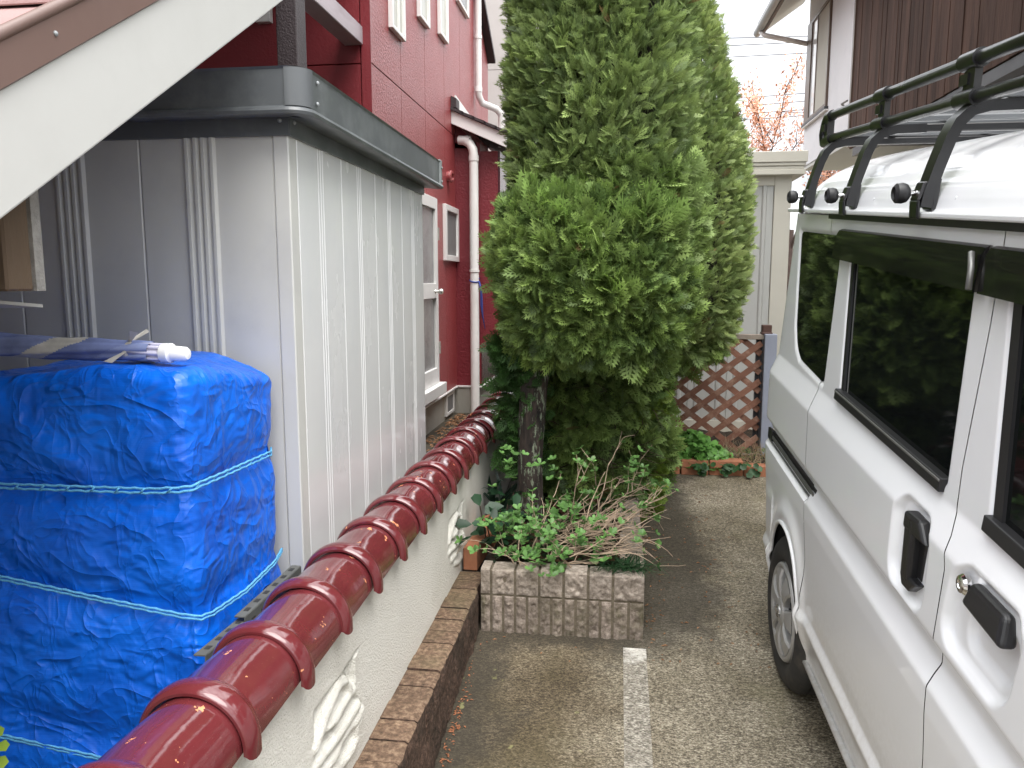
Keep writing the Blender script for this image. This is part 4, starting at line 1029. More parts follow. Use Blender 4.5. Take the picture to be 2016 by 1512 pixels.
def build_fronds(name, P, D, N, S, C, mat, parent, tv=FV, tf=FF, tipgrad=.75, wd=None):
    """P points, D tip directions, N plane normals, S sizes, C colours"""
    D = D/np.linalg.norm(D, axis=1, keepdims=True); N = N-D*np.sum(N*D, 1, keepdims=True); N = N/np.linalg.norm(N, axis=1, keepdims=True)
    B = np.cross(N, D); k, nv, nf = len(P), len(tv), len(tf)
    W = P[:, None]+S[:, None, None]*(tv[None, :, 0:1]*D[:, None]+tv[None, :, 1:2]*B[:, None]*(1 if wd is None else wd[:, None, None])+tv[None, :, 2:3]*N[:, None])
    off = LOC.get(parent); 
    if off is not None: W = W-np.array(off)
    W = W.reshape(-1, 3).astype(np.float32)
    F = (tf[None]+(np.arange(k)*nv)[:, None, None]).reshape(-1, tf.shape[1]).astype(np.int32)
    me = bpy.data.meshes.new(name); q = tf.shape[1]
    me.vertices.add(len(W)); me.vertices.foreach_set('co', W.ravel())
    me.loops.add(F.size); me.loops.foreach_set('vertex_index', F.ravel())
    me.polygons.add(len(F)); me.polygons.foreach_set('loop_start', np.arange(0, F.size, q, dtype=np.int32)); me.polygons.foreach_set('loop_total', np.full(len(F), q, np.int32))
    me.update(calc_edges=True)
    tip = np.clip(tv[:, 0], 0, 1); g = (.70 if tipgrad > .3 else .85)+tipgrad*tip**1.2
    col = C[:, None, :]*g[None, :, None]
    ca = me.color_attributes.new('col', 'FLOAT_COLOR', 'POINT')
    ca.data.foreach_set('color', np.dstack([col, np.ones((k, nv, 1))]).astype(np.float32).ravel())
    me.materials.append(mat)
    o = bpy.data.objects.new(name, me); COL.objects.link(o); o.parent = parent; LOC[o] = off
    return o
class Blob:
    """superellipse column: centre, half widths hx(z), hy(z), between z0 and z1"""
    def __init__(s, cx, cy, zs, hx, hy, e=2.8): s.cx, s.cy, s.zs, s.hx, s.hy, s.e = cx, cy, zs, hx, hy, e
    def surf(s, th, z):
        c, q = np.cos(th), np.sin(th); r = (np.abs(c)**s.e+np.abs(q)**s.e)**(-1/s.e)
        X = np.interp(z, s.zs, s.hx)*c*r; Y = np.interp(z, s.zs, s.hy)*q*r
        nx = np.sign(c)*np.abs(c*r)**(s.e-1)/np.maximum(.05, np.interp(z, s.zs, s.hx)); ny = np.sign(q)*np.abs(q*r)**(s.e-1)/np.maximum(.05, np.interp(z, s.zs, s.hy))
        e = .03; dh = (np.interp(z+e, s.zs, s.hx)-np.interp(z-e, s.zs, s.hx))/(2*e)
        n = np.c_[nx, ny, np.zeros(len(th))]; n /= np.linalg.norm(n, axis=1, keepdims=True); n[:, 2] = -dh; n /= np.linalg.norm(n, axis=1, keepdims=True)
        return np.c_[s.cx+X, s.cy+Y, z], n
def scatter(blob, n, zr, thr=None, seed=0, up=.35, size=(.055, .10), depth=.07, yel=0.0, lump=.06, width=1.0, base=(.050, .095, .030), tipc=(.14, .235, .065), golden=.004, droop=0, openf=0.0):
    g = np.random.default_rng(seed)
    th = g.uniform(*(thr or (-math.pi, math.pi)), n); z = g.uniform(*zr, n)
    # area weighting by rejection on local width
    wdt = np.interp(z, blob.zs, blob.hx); keep = g.uniform(0, wdt.max(), n) < wdt+.05
    th, z = th[keep], z[keep]; n = len(z)
    P, N = blob.surf(th, z)
    lf = fbm(P*np.array([6, 6, 5]), 3, seed+1); lf2 = fbm(P*14, 2, seed+4)
    dpt = g.uniform(0, 1, n)**1.6*depth
    P = P+N*(lf*lump+lf2*lump*.45-dpt)[:, None]
    if openf: 
        k2 = (lf+.25*g.normal(size=n)) > openf; P, N, lf, lf2, dpt = P[k2], N[k2], lf[k2], lf2[k2], dpt[k2]; n = len(P)
    rv = g.normal(size=(n, 3))
    D = N*.48+np.array([0, 0, up])+rv*.45
    if droop: D[:, 2] -= droop
    tang = np.cross(N, np.array([0, 0, 1.])); Nn = g.normal(size=(n, 3))*.55+N*1.05+tang*g.choice([-1, 1], n)[:, None]*.35+np.array([0, 0, .45])
    S = g.uniform(*size, n)*(1+.5*np.maximum(0, lf2))
    mixv = np.clip(.45+.55*lf2+.28*g.normal(size=n)+.5*lf, 0, 1)[:, None]
    C = np.array(base)*(1-mixv)+np.array(tipc)*mixv
    C = C*g.uniform(.72, 1.28, n)[:, None]*np.array([1.36, 1.16, 1.08])*(1+yel*np.array([.9, .35, .2])*g.uniform(.3, 1, n)[:, None])
    gold = g.uniform(size=n) < golden; C[gold] = np.array([.24, .17, .07])*g.uniform(.5, 1.1, gold.sum())[:, None]
    return P, D, Nn, S, C, np.full(n, width)*g.uniform(.85, 1.15, n)
def bark(lichen=True):
    m, nt, p = newmat('dark bark with lichen'); L = nt.links; g = scaled(nt, (1, 1, .22))
    a = noise(nt, g, 45, 5, .65); c = ramp(nt, a, [(.35, (.010, .008, .007)), (.65, (.055, .038, .03))])
    lic = noise(nt, scaled(nt, (1, 1, .30)), 42, 5, .7)
    c = mixc(nt, ramp(nt, lic, [(.555, (0,0,0)), (.61, (.85,)*3)]), c, (.24, .28, .20))
    L.new(c, p.inputs['Base Color']); p.inputs['Roughness'].default_value = .9
    b = nn(nt, 'ShaderNodeBump'); b.inputs['Distance'].default_value = .012; L.new(a, b.inputs['Height']); L.new(b.outputs[0], p.inputs['Normal'])
    return m
M['bark'] = bark(); M['twig_dark'] = pm('inner twigs', (.055, .036, .024), .9, var=.3, vs_=20)
M['core'] = pm('dark crown core', (.020, .017, .010), .95, var=.4, vs_=25, bump=.02, bs=40)  # solid dark hull standing in for the shade inside the crowns
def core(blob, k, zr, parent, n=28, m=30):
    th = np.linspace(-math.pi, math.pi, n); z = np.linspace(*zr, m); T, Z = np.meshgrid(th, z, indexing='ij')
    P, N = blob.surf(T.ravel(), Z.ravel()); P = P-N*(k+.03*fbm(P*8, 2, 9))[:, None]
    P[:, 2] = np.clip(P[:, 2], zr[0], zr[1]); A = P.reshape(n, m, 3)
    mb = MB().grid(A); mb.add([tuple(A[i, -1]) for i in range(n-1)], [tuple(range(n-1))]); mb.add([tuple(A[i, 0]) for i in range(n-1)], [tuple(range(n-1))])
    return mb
def trunk(pts, rs, parent, seed=0):
    mb = MB(); P = [Vector(p) for p in pts]; dense, rr = [], []
    for i, (a, b) in enumerate(zip(P[:-1], P[1:])):
        for k in range(8): dense.append(a.lerp(b, k/8)); rr.append(rs[i]+(rs[i+1]-rs[i])*k/8)
    dense.append(P[-1]); rr.append(rs[-1]); n = 20; rows = []
    for i, p in enumerate(dense):
        t = np.linspace(0, 2*math.pi, n+1); q = np.c_[np.cos(t)*3, np.sin(t)*3, np.full(n+1, p.z*2)]
        r = rr[i]*(1+.22*fbm(q, 3, seed)+.10*np.abs(np.sin(4*t+seed)))
        rows.append(np.c_[p.x+r*np.cos(t), p.y+r*np.sin(t), np.full(n+1, p.z)])
    mb.grid(np.array(rows)); return obj('trunk', mb, M['bark'], parent, sm=True, fixn=True)
def twigs(n, fn, L, r, mat, parent, name, rnd, up=.1, mb=None):
    mb = mb or MB()
    for _ in range(n):
        p, d = fn(rnd); p = Vector(p); d = Vector(d).normalized(); pts = [p]; k = 5; ln = L*rnd.uniform(.6, 1.3)
        for i in range(k):
            d = (d+Vector((rnd.gauss(0,.18), rnd.gauss(0,.18), rnd.gauss(up*.3,.15)))).normalized(); p = p+d*(ln/k); pts.append(p)
        mb.tube(pts, [r*(1-.8*i/k) for i in range(k+1)], 4, cap=False)
    return obj(name, mb, mat, parent, sm=True, fixn=False)

# front tree: clipped block above, shaggy bulge below, lichened trunk standing in the planter
t1 = thing('conifer_tree', 'front clipped conifer with bulging lower crown and lichened trunk in the block planter', 'tree', (-.40, 3.62, PZT-.03), 'clipped conifers')
upper = Blob(-.105, 4.06, [.30, .42, .8, 1.4, 2.0, 2.45, 2.6], [.32, .405, .415, .40, .35, .25, .05], [.50, .64, .66, .62, .50, .30, .05], 2.7)
mid = Blob(.03, 3.98, [-.10, .0, .3, .5, .6], [.22, .29, .315, .30, .2], [.40, .56, .60, .56, .4], 2.8)
bulge = Blob(-.115, 3.80, [-.36, -.30, -.22, -.08, .08, .22, .32, .38, .42], [.20, .32, .385, .42, .43, .41, .36, .26, .08], [.22, .37, .46, .53, .55, .52, .45, .32, .08], 2.7)
F_ = [scatter(upper, 11800, (.33, 1.9), (-math.pi*1.02, .15*math.pi), 21, up=.55, width=.50, size=(.062, .105), depth=.040, lump=.028, golden=.004, base=(.072, .125, .046), tipc=(.195, .30, .105)),
      scatter(mid, 2600, (-.05, .50), (-.9*math.pi, .2*math.pi), 28, up=.45, size=(.07, .12), depth=.06, lump=.06, golden=.01, base=(.064, .112, .040), tipc=(.18, .29, .095)),
      scatter(upper, 3000, (.33, 2.55), (.15*math.pi, math.pi*.98), 22),
      scatter(upper, 1800, (1.9, 2.58), None, 23),
      scatter(bulge, 9500, (-.35, .40), (-math.pi*1.05, .1*math.pi), 24, up=.40, width=.78, size=(.065, .115), depth=.06, lump=.05, golden=.004, base=(.060, .112, .037), tipc=(.185, .305, .088), openf=-.42),
      scatter(bulge, 2200, (-.35, .38), (.1*math.pi, .95*math.pi), 25),
      scatter(bulge, 800, (.22, .40), (-math.pi, 0), 26, up=1.0, size=(.08, .14), depth=.05, lump=.09, tipc=(.15, .27, .07)),
      scatter(bulge, 1800, (-.37, -.20), (-math.pi, .2), 27, up=.0, droop=.35, size=(.07, .12), depth=.12, lump=.08, golden=.01, base=(.050, .098, .032), tipc=(.14, .24, .065))]
build_fronds('crown', *[np.concatenate([f[i] for f in F_]) for i in range(5)], M['fol'], t1, wd=np.concatenate([f[5] for f in F_]))
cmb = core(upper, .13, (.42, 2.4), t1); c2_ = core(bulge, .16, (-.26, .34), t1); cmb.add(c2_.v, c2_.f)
obj('dark_core', cmb, M['core'], t1, fixn=False)
trunk([(-.405, 3.62, -1.30), (-.405, 3.62, -1.12), (-.41, 3.63, -.85), (-.395, 3.66, -.5), (-.33, 3.76, -.2)], [.075, .060, .056, .060, .05], t1, 3)
def fn_b(r):
    th = r.uniform(-math.pi, .1); z = r.uniform(-.32, .34); P, N = bulge.surf(np.array([th]), np.array([z])); p = P[0]-N[0]*r.uniform(.08, .2); return p, N[0]+np.array([r.gauss(0,.5), r.gauss(0,.5), .7])
twigs(220, fn_b, .16, .0035, M['twig_dark'], t1, 'branches', random.Random(3), .4)

# tall tree behind, to the right: yellower, leaf colour lightened for its skylit side, cone shaped
t2 = thing('conifer_tree', 'taller yellow green clipped conifer standing behind the front one above the lattice fence', 'tree', (.16, 5.0, -1.2), 'clipped conifers')
tall = Blob(.13, 4.88, [-.50, -.42, -.30, -.02, .31, .67, 1.06, 1.64, 2.2, 2.9, 3.05], [.28, .45, .54, .59, .61, .57, .48, .31, .19, .08, .02], [.30, .58, .72, .82, .84, .80, .72, .54, .34, .08, .02], 2.3)
F_ = [scatter(tall, 15000, (-.46, 2.2), (-.62*math.pi, .22*math.pi), 31, up=.55, width=.50, size=(.056, .090), depth=.036, lump=.03, yel=.12, golden=.004, base=(.098, .170, .060), tipc=(.22, .335, .125)),
      scatter(tall, 3600, (-.46, 3.0), (.2*math.pi, 1.4*math.pi), 32, yel=.1),
      scatter(tall, 1200, (2.1, 3.02), None, 34, yel=.1),
      scatter(tall, 1000, (-.52, -.36), (-.9*math.pi, .3), 33, up=0, droop=.5, size=(.06, .11), depth=.12, base=(.060, .11, .034))]
build_fronds('crown', *[np.concatenate([f[i] for f in F_]) for i in range(5)], M['fol'], t2, wd=np.concatenate([f[5] for f in F_]))
obj('dark_core', core(tall, .10, (-.38, 2.8), t2), M['core'], t2, fixn=False)
trunk([(.16, 5.0, -1.32), (.16, 5.0, -.9), (.15, 5.0, -.4), (.14, 5.0, .2)], [.09, .07, .065, .05], t2, 8)

# low shaggy conifer that fills the shade under both crowns, down to the ground on the right
t3 = thing('conifer_tree', 'low shaggy conifer in the shade under the clipped crowns, hanging over the planter edge', 'tree', (-.13, 4.40, PZT-.03), 'clipped conifers')
skirt = Blob(-.09, 4.36, [-1.30, -1.18, -.95, -.70, -.45, -.25], [.24, .30, .31, .33, .35, .30], [.26, .33, .36, .38, .40, .30], 2.6)
F_ = [scatter(skirt, 4600, (-1.26, -.30), (-.75*math.pi, .35*math.pi), 41, up=-.05, size=(.07, .13), depth=.14, lump=.10, golden=.01, base=(.050, .098, .032), tipc=(.13, .22, .065), openf=-.35),
      scatter(skirt, 1600, (-1.15, -.35), (-1.0*math.pi, -.55*math.pi), 42, up=-.1, size=(.07, .12), depth=.16, openf=-.1),
      scatter(skirt, 1500, (-1.2, -.3), (.35*math.pi, math.pi), 43),
      scatter(skirt, 1100, (-1.30, -.5), (-.28*math.pi, .12*math.pi), 44, up=.15, size=(.05, .085), lump=.06, yel=.35, base=(.045, .10, .02), tipc=(.11, .21, .035))]
build_fronds('crown', *[np.concatenate([f[i] for f in F_]) for i in range(5)], M['fol'], t3, wd=np.concatenate([f[5] for f in F_]))
obj('dark_core', core(skirt, .24, (-1.22, -.36), t3, 20, 16), M['core'], t3, fixn=False)
trunk([(-.13, 4.05, -1.25), (-.14, 4.06, -.95), (-.12, 4.1, -.6), (-.1, 4.15, -.3)], [.055, .045, .04, .04], t3, 5)
def fn_s(r):
    return (-.40+r.uniform(0, .62), 3.95+r.uniform(0, .2), r.uniform(-1.05, -.45)), (r.gauss(0, 1), r.uniform(-1, -.2), r.gauss(.1, .6))
twigs(120, fn_s, .22, .003, M['twig_dark'], t3, 'branches', random.Random(9))
# wispy sprays growing on the trunk side
g_ = np.random.default_rng(77); n = 620
P = np.c_[g_.uniform(-.56, -.33, n), g_.uniform(3.60, 3.9, n), g_.uniform(-1, 0, n)**2*-.62-.30]
D = np.c_[g_.normal(-.5, .5, n), g_.normal(-.4, .4, n), g_.normal(-.15, .5, n)]
build_fronds('trunk_sprays', P, D, g_.normal(size=(n, 3))+np.array([0, -1.2, .3]), g_.uniform(.06, .12, n), np.outer(g_.uniform(.7, 1.4, n), np.array([.038, .088, .022])), M['fol'], t1)

# ------------------------------------------------------------------ deciduous shrub in the planter: dry twigs and fresh leaf rosettes
M['twig'] = pm('dry twigs', (.40, .30, .215), .85, var=.35, vs_=30)
M['leaf'] = foliage_mat('fresh shrub leaves', .42, .3)
shrub = thing('deciduous_shrub', 'sprawling half bare shrub with fresh green leaf rosettes in the planter', 'shrub', (-.2, 3.15, PZT))
rs = random.Random(21); twm = MB(); tips = []
def shoot(p, d, L, r, depth, grav=0, kink=.16):
    n = max(4, int(L/.035)); pts = [p]; 
    for i in range(n):
        d = (d+Vector((rs.gauss(0, kink), rs.gauss(0, kink), rs.gauss(grav, kink)))).normalized(); p = p+d*(L/n)
        if p.z < PZT+.005 and p.x < .13 and p.y > 2.93: p.z = PZT+.005; d.z = abs(d.z)*.4
        pts.append(p.copy())
        if depth and i > 0 and rs.random() < .42:
            shoot(p.copy(), (d+Vector((rs.gauss(0,.6), rs.gauss(0,.6), rs.gauss(.05,.45)))).normalized(), L*rs.uniform(.28,.55), r*.6, depth-1, grav, kink)
    twm.tube(pts, [max(.0009, r*(1-.72*i/n)) for i in range(n+1)], 5, cap=False); tips.append((pts[-1], d)); tips.append((pts[len(pts)*2//3], d))
# sheaf of dry twigs sweeping to the right over the coping
for _ in range(46):
    p = Vector((rs.uniform(-.28, -.05), rs.uniform(2.98, 3.5), PZT+rs.uniform(0, .05)))
    shoot(p, Vector((1, rs.gauss(.05,.25), rs.uniform(.02,.55))).normalized(), rs.uniform(.16, .33), .0030, 1, -.01, .12)
dry_tips = len(tips)
# taller arching branches to the upper right
for _ in range(15):
    p = Vector((rs.uniform(-.36, -.05), rs.uniform(3.05, 3.6), PZT+.01))
    shoot(p, Vector((rs.uniform(.2,.9), rs.gauss(.1,.25), rs.uniform(.3,.7))).normalized(), rs.uniform(.24, .42), .0042, 2, .0, .11)
arch = len(tips)
for _ in range(26):
    p = Vector((rs.uniform(-.50, -.12), rs.uniform(2.98, 3.4), PZT+.0))
    shoot(p, Vector((rs.gauss(-.25,.5), rs.gauss(-.25,.35), rs.uniform(.35,1.0))).normalized(), rs.uniform(.12, .24), .0028, 1, -.01, .13)
obj('twigs', twm, M['twig'], shrub, sm=True, fixn=False)
LV = np.array([(0, 0, 0), (.35, -.24, .03), (.35, .24, .03), (.75, -.31, .0), (.75, .31, .0), (1.0, 0, -.06), (.5, 0, -.035)])
LF = np.array([(0, 1, 6), (0, 6, 2), (1, 3, 6), (6, 4, 2), (3, 5, 6), (6, 5, 4)])
Ps, Ds, Ns, Ss, Cs = [], [], [], [], []
def rosette(p, d, n, s, bright):
    d = Vector(d); d.z += .6; d.normalize(); a = d.orthogonal().normalized(); b = d.cross(a); o = rs.uniform(0, 6.28)
    for i in range(n):
        q = o+2*math.pi*i/n+rs.gauss(0,.2); out = a*math.cos(q)+b*math.sin(q)
        dd = out*1.0+d*rs.uniform(.25,.9); Ps.append(tuple(p)); Ds.append(tuple(dd)); Ns.append(tuple(d*1.0-out*.3+Vector((rs.gauss(0,.15),)*3)))
        Ss.append(s*rs.uniform(.7,1.25)); c = bright*rs.uniform(.75,1.2); Cs.append((.15*c, .31*c, .085*c))
for i, (p, d) in enumerate(tips):
    pr = .05 if i < dry_tips else (.22 if i < arch else .72)
    if p.x < -.16: pr = max(pr, .5)
    if rs.random() < pr: rosette(p, d, rs.choice([4,5,6]), .026, rs.uniform(.7,1.15))
for (cx, cy, cz, n, sg) in ((-.40, 3.05, .16, 26, .07), (-.44, 3.3, .36, 12, .05), (-.28, 2.97, .05, 22, .07), (-.12, 3.0, .09, 10, .07), (-.02, 3.02, .17, 8, .05), (.12, 3.12, .10, 3, .02), (.08, 3.45, .30, 10, .06), (-.10, 3.35, .22, 8, .06), (-.33, 3.5, .30, 6, .05), (-.22, 2.925, -.01, 7, .03)):
    for _ in range(n): rosette((cx+rs.gauss(0,sg), cy+rs.gauss(0,sg), PZT+max(.012, cz+rs.gauss(0,sg*.9))), (rs.gauss(0,.4), rs.gauss(-.3,.3), 1), rs.choice([4,5,6]), .027, rs.uniform(.65,1.15))
build_fronds('leaves', *[np.array(a) for a in (Ps, Ds, Ns, Ss, Cs)], M['leaf'], shrub, LV, LF, .15)

def blades(parent, name, n, c, sp, L, w, col, mat, rnd, lean=.5, flat=0):
    V, F, CC = [], [], []
    for _ in range(n):
        p = Vector((c[0]+rnd.gauss(0, sp), c[1]+rnd.gauss(0, sp*.6), c[2])); a = rnd.uniform(0, 6.28); d = Vector((math.cos(a)*lean, math.sin(a)*lean, 1)).normalized(); ln = L*rnd.uniform(.6, 1.2)
        sd2 = Vector((-math.sin(a), math.cos(a), 0)); k = 5; b = len(V); cc = rnd.uniform(.6, 1.3)
        for i in range(k+1):
            t = i/k; wv = w*(1-t**2)*.5+.0003; V += [tuple(p-sd2*wv), tuple(p+sd2*wv)]; CC += [tuple(x*cc*(.8+.5*t) for x in col)+(1,)]*2
            d = (d+Vector((math.cos(a)*.16, math.sin(a)*.16, -.20))).normalized(); p = p+d*(ln/k)
        F += [(b+2*i, b+2*i+1, b+2*i+3, b+2*i+2) for i in range(k)]
    mb = MB(); mb.add(V, F); o = obj(name, mb, mat, parent, fixn=False)
    ca = o.data.color_attributes.new('col', 'FLOAT_COLOR', 'POINT'); ca.data.foreach_set('color', np.array(CC, np.float32).ravel()); return o
grass = thing('grass_tuft', 'dark green fine bladed grass tuft hanging over the planter front near the right corner', 'plant', (.05, 3.03, PZT))
blades(grass, 'blades', 130, (.045, 3.02, PZT-.005), .045, .13, .005, (.018, .055, .02), M['leaf'], random.Random(4), .9)
bulb = thing('bulb_plant', 'dark strap leaved plant standing against the white wall left of the trunk', 'plant', (-.585, 3.75, PZT))
blades(bulb, 'blades', 14, (-.585, 3.72, PZT-.02), .03, .42, .022, (.020, .050, .030), M['leaf'], random.Random(6), .22)
bl = thing('broadleaf_seedling', 'low dark broad leaved seedling between the trunk and the wall', 'plant', (-.53, 3.35, PZT))
rb_ = random.Random(8); Pa, Da, Na, Sa, Ca = [], [], [], [], []
for _ in range(46):
    Pa.append((-.50+rb_.gauss(0,.055), 3.32+rb_.gauss(0,.16), PZT+rb_.uniform(.02,.20))); Da.append((rb_.gauss(0,1), rb_.gauss(-.4,.8), rb_.gauss(.1,.4))); Na.append((rb_.gauss(0,.4), rb_.gauss(-.4,.3), 1)); Sa.append(rb_.uniform(.05,.09)); c = rb_.uniform(.6,1.2); Ca.append((.020*c, .062*c, .026*c))
build_fronds('leaves', *[np.array(a) for a in (Pa, Da, Na, Sa, Ca)], M['leaf'], bl, LV, LF, .1)
stm = MB()
for p in Pa[::4]: stm.tube([(p[0]*.6-.52*.4, p[1]*.6+3.35*.4, PZT-.03), p], .003, 5)
obj('stems', stm, M['twig_dark'], bl)
# dark ground cover across the planter floor
Pa, Da, Na, Sa, Ca = [], [], [], [], []
for _ in range(900):
    Pa.append((rb_.uniform(-.50, .03), rb_.uniform(3.03, 3.9), PZT-.02+rb_.uniform(0,.05))); Da.append((rb_.gauss(0,1), rb_.gauss(0,1), rb_.gauss(.35,.3))); Na.append((rb_.gauss(0,.4), rb_.gauss(-.2,.4), 1)); Sa.append(rb_.uniform(.02,.045)); c = rb_.uniform(.5,1.3); Ca.append((.022*c, .060*c, .020*c) if rb_.random() < .55 else (.085*c, .045*c, .025*c))
gc = thing('ground_cover', 'dark leaf litter and small weeds on the planter soil', 'ground cover', (-.2, 3.4, PZT)); gc['kind'] = 'stuff'
stuff(build_fronds('weed_leaves', *[np.array(a) for a in (Pa, Da, Na, Sa, Ca)], M['leaf'], gc, LV, LF, .1))

# ------------------------------------------------------------------ bright mound of clover-like leaves by the lattice, and weeds
clv = thing('geranium_mound', 'bright green mound of round lobed leaves at the foot of the lattice fence', 'plant', (.52, 5.02, -1.17))
rc = random.Random(15); Pa, Da, Na, Sa, Ca = [], [], [], [], []
mV = [(0,0,0)]; mF = []
for i in range(12):
    q = 2*math.pi*i/12; r_ = .5 if i % 2 else .40
    mV.append((r_*math.cos(q), r_*math.sin(q), .05*math.cos(2*q)+.04))
for i in range(12): mF.append((0, 1+i, 1+(i+1) % 12))
mV, mF = np.array(mV), np.array(mF)
while len(Pa) < 950:
    x, y, z = rc.uniform(-1, 1), rc.uniform(-1, .6), rc.uniform(0, 1); 
    h = 1-abs(x+.25)*.8
    if x*x+y*y+z*z > 1 or x*x+y*y+z*z < .42: continue
    px_, pz_ = .555+x*.25, -1.19+z*.235*max(.35, (1-.55*max(0, x+.2)))
    Pa.append((px_, 5.03+y*.16, pz_)); Da.append((rc.gauss(0,1), rc.gauss(0,1), rc.gauss(0,.2))); Na.append((x*.5+rc.gauss(0,.35), -.9+rc.gauss(0,.35), .8+rc.gauss(0,.25))); Sa.append(rc.uniform(.028,.05)); c = rc.uniform(.65,1.25); Ca.append((.18*c, .40*c, .09*c))
build_fronds('leaves', *[np.array(a) for a in (Pa, Da, Na, Sa, Ca)], M['leaf'], clv, mV, mF, 0)
stm = MB()
for p in Pa[::5]: stm.tube([(.555+(p[0]-.555)*.3, 5.05, -1.19), p], .0025, 4)
obj('stems', stm, M['leaf'], clv, fixn=False)
for i, (x, y, n, lab) in enumerate([(.555, 4.855, 9, 'small ivy-like weed growing out at the joint of the stacked bricks'), (.715, 4.85, 16, 'cluster of dark round weed leaves in front of the lower edging bricks'), (.86, 4.86, 8, 'small weed at the right end of the brick edging beside the van')]):
    wd = thing('weed', lab, 'weed', (x, y, gz(y)), 'weeds along the brick edging'); Pa, Da, Na, Sa, Ca = [], [], [], [], []
    for _ in range(n):
        Pa.append((x+rc.gauss(0,.035), y-.01+rc.gauss(0,.008), gz(y)+rc.uniform(.02,.10))); Da.append((rc.gauss(0,1), rc.gauss(-.3,.4), rc.gauss(0,.4))); Na.append((rc.gauss(0,.3), -.8, .7)); Sa.append(rc.uniform(.035,.055)); c = rc.uniform(.6,1.2); Ca.append((.05*c, .13*c, .045*c))
    build_fronds('leaves', *[np.array(a) for a in (Pa, Da, Na, Sa, Ca)], M['leaf'], wd, mV, mF, 0)
M['straw'] = pm('dry stalks', (.34, .26, .16), .85, var=.3, vs_=30)
ds = thing('dry_weeds', 'dry straw coloured weeds at the right foot of the lattice', 'weed', (.86, 5.1, -1.16))
def fn_d(r): return (r.uniform(.70, 1.0), r.uniform(4.98, 5.2), -1.17), (r.gauss(0,.6), r.gauss(-.2,.3), r.uniform(.2,1))
twigs(130, fn_d, .13, .0022, M['straw'], ds, 'stalks', random.Random(12))
wl_ = thing('low_weeds', 'low pale green weeds on the soil between the clover mound and the post', 'weed', (.8, 5.0, -1.16)); Pa, Da, Na, Sa, Ca = [], [], [], [], []
for _ in range(170):
    Pa.append((rc.uniform(.62, 1.05), rc.uniform(4.95, 5.25), -1.155+rc.uniform(0,.05))); Da.append((rc.gauss(0,1), rc.gauss(0,1), rc.gauss(.3,.3))); Na.append((rc.gauss(0,.3), -.5, 1)); Sa.append(rc.uniform(.02,.035)); c = rc.uniform(.6,1.2); Ca.append((.13*c, .17*c, .06*c) if rc.random() < .6 else (.24*c, .15*c, .07*c))
build_fronds('leaves', *[np.array(a) for a in (Pa, Da, Na, Sa, Ca)], M['leaf'], wl_, LV, LF, .1)
# yellow-green leaves poking in at the lower left corner
cl = thing('garden_plant', 'yellow green leaves poking in at the lower left corner before the tarp', 'plant', (-1.33, 1.2, YARD))
for px, py, dx, dz, s in ((2, 1448, .05, .018, .05), (6, 1472, .045, .008, .055), (0, 1500, .05, .004, .06), (-25, 1462, .05, .01, .07), (-30, 1490, .04, .0, .07)):
    p = at(px-14, py, 1, 1.2); d_ = Vector((1, -.1, dz/dx*2)); 
    o = build_fronds('leaf', np.array([tuple(p)]), np.array([tuple(d_)]), np.array([(.1, -1, .5)]), np.array([s*.6]), np.array([(.30, .42, .05)]), M['leaf'], cl, LV, LF, .2)
sm_ = MB().tube([(-1.36, 1.22, YARD), (-1.40, 1.21, -1.1), tuple(at(-30, 1470, 1, 1.2))], .004, 6); obj('stem', sm_, M['leaf'], cl)
# ------------------------------------------------------------------ white van
U_ = at(1197, 400, 1, 1.0).normalized(); W_ = U_.cross(Vector((0,0,1))).normalized(); V_ = W_.cross(U_)
_d = at(1557, 1361, 1, 1.0); VO = _d*(-GH/(_d.z-GS*_d.y))
VROT = Matrix((W_, U_, V_)).transposed().to_euler()
van = thing('parked_van', 'white boxy microvan with dark tinted windows parked at the right', 'van', VO, rot=VROT)
def paint():
    m, nt, p = newmat('white van paint'); L = nt.links; g = scaled(nt, (1,1,1))
    tcn = nn(nt, 'ShaderNodeTexCoord'); sx = nn(nt, 'ShaderNodeSeparateXYZ'); L.new(tcn.outputs['Object'], sx.inputs[0])
    n1 = noise(nt, g, 2.2, 5); c = ramp(nt, n1, [(.3, (.78, .79, .80)), (.7, (.83, .835, .84))])
    # road dust on the sills
    mr = nn(nt, 'ShaderNodeMapRange'); mr.inputs[1].default_value = .62; mr.inputs[2].default_value = .22; L.new(sx.outputs['Z'], mr.inputs[0])
    n2 = noise(nt, g, 60, 5, .7); mu = nn(nt, 'ShaderNodeMath', operation='MULTIPLY'); L.new(mr.outputs[0], mu.inputs[0]); L.new(ramp(nt, n2, [(.3, (.1,)*3), (.7, (.75,)*3)]), mu.inputs[1])
    c = mixc(nt, mu.outputs[0], c, (.50, .47, .42))
    # faint green film under the gutter at the rear
    L.new(c, p.inputs['Base Color']); p.inputs['Roughness'].default_value = .28; p.inputs['Coat Weight'].default_value = .6; p.inputs['Coat Roughness'].default_value = .05
    return m
M['paint'] = paint()
M['van_glass'] = pm('dark tinted glass', (.005, .006, .006), .04, var=.05, rv=.01, spec=.22)
M['seal'] = pm('black rubber', (.014, .014, .015), .45, var=.15)
M['trim_black'] = pm('satin black plastic', (.012, .012, .013), .32, var=.1, bump=.0004, bs=600)
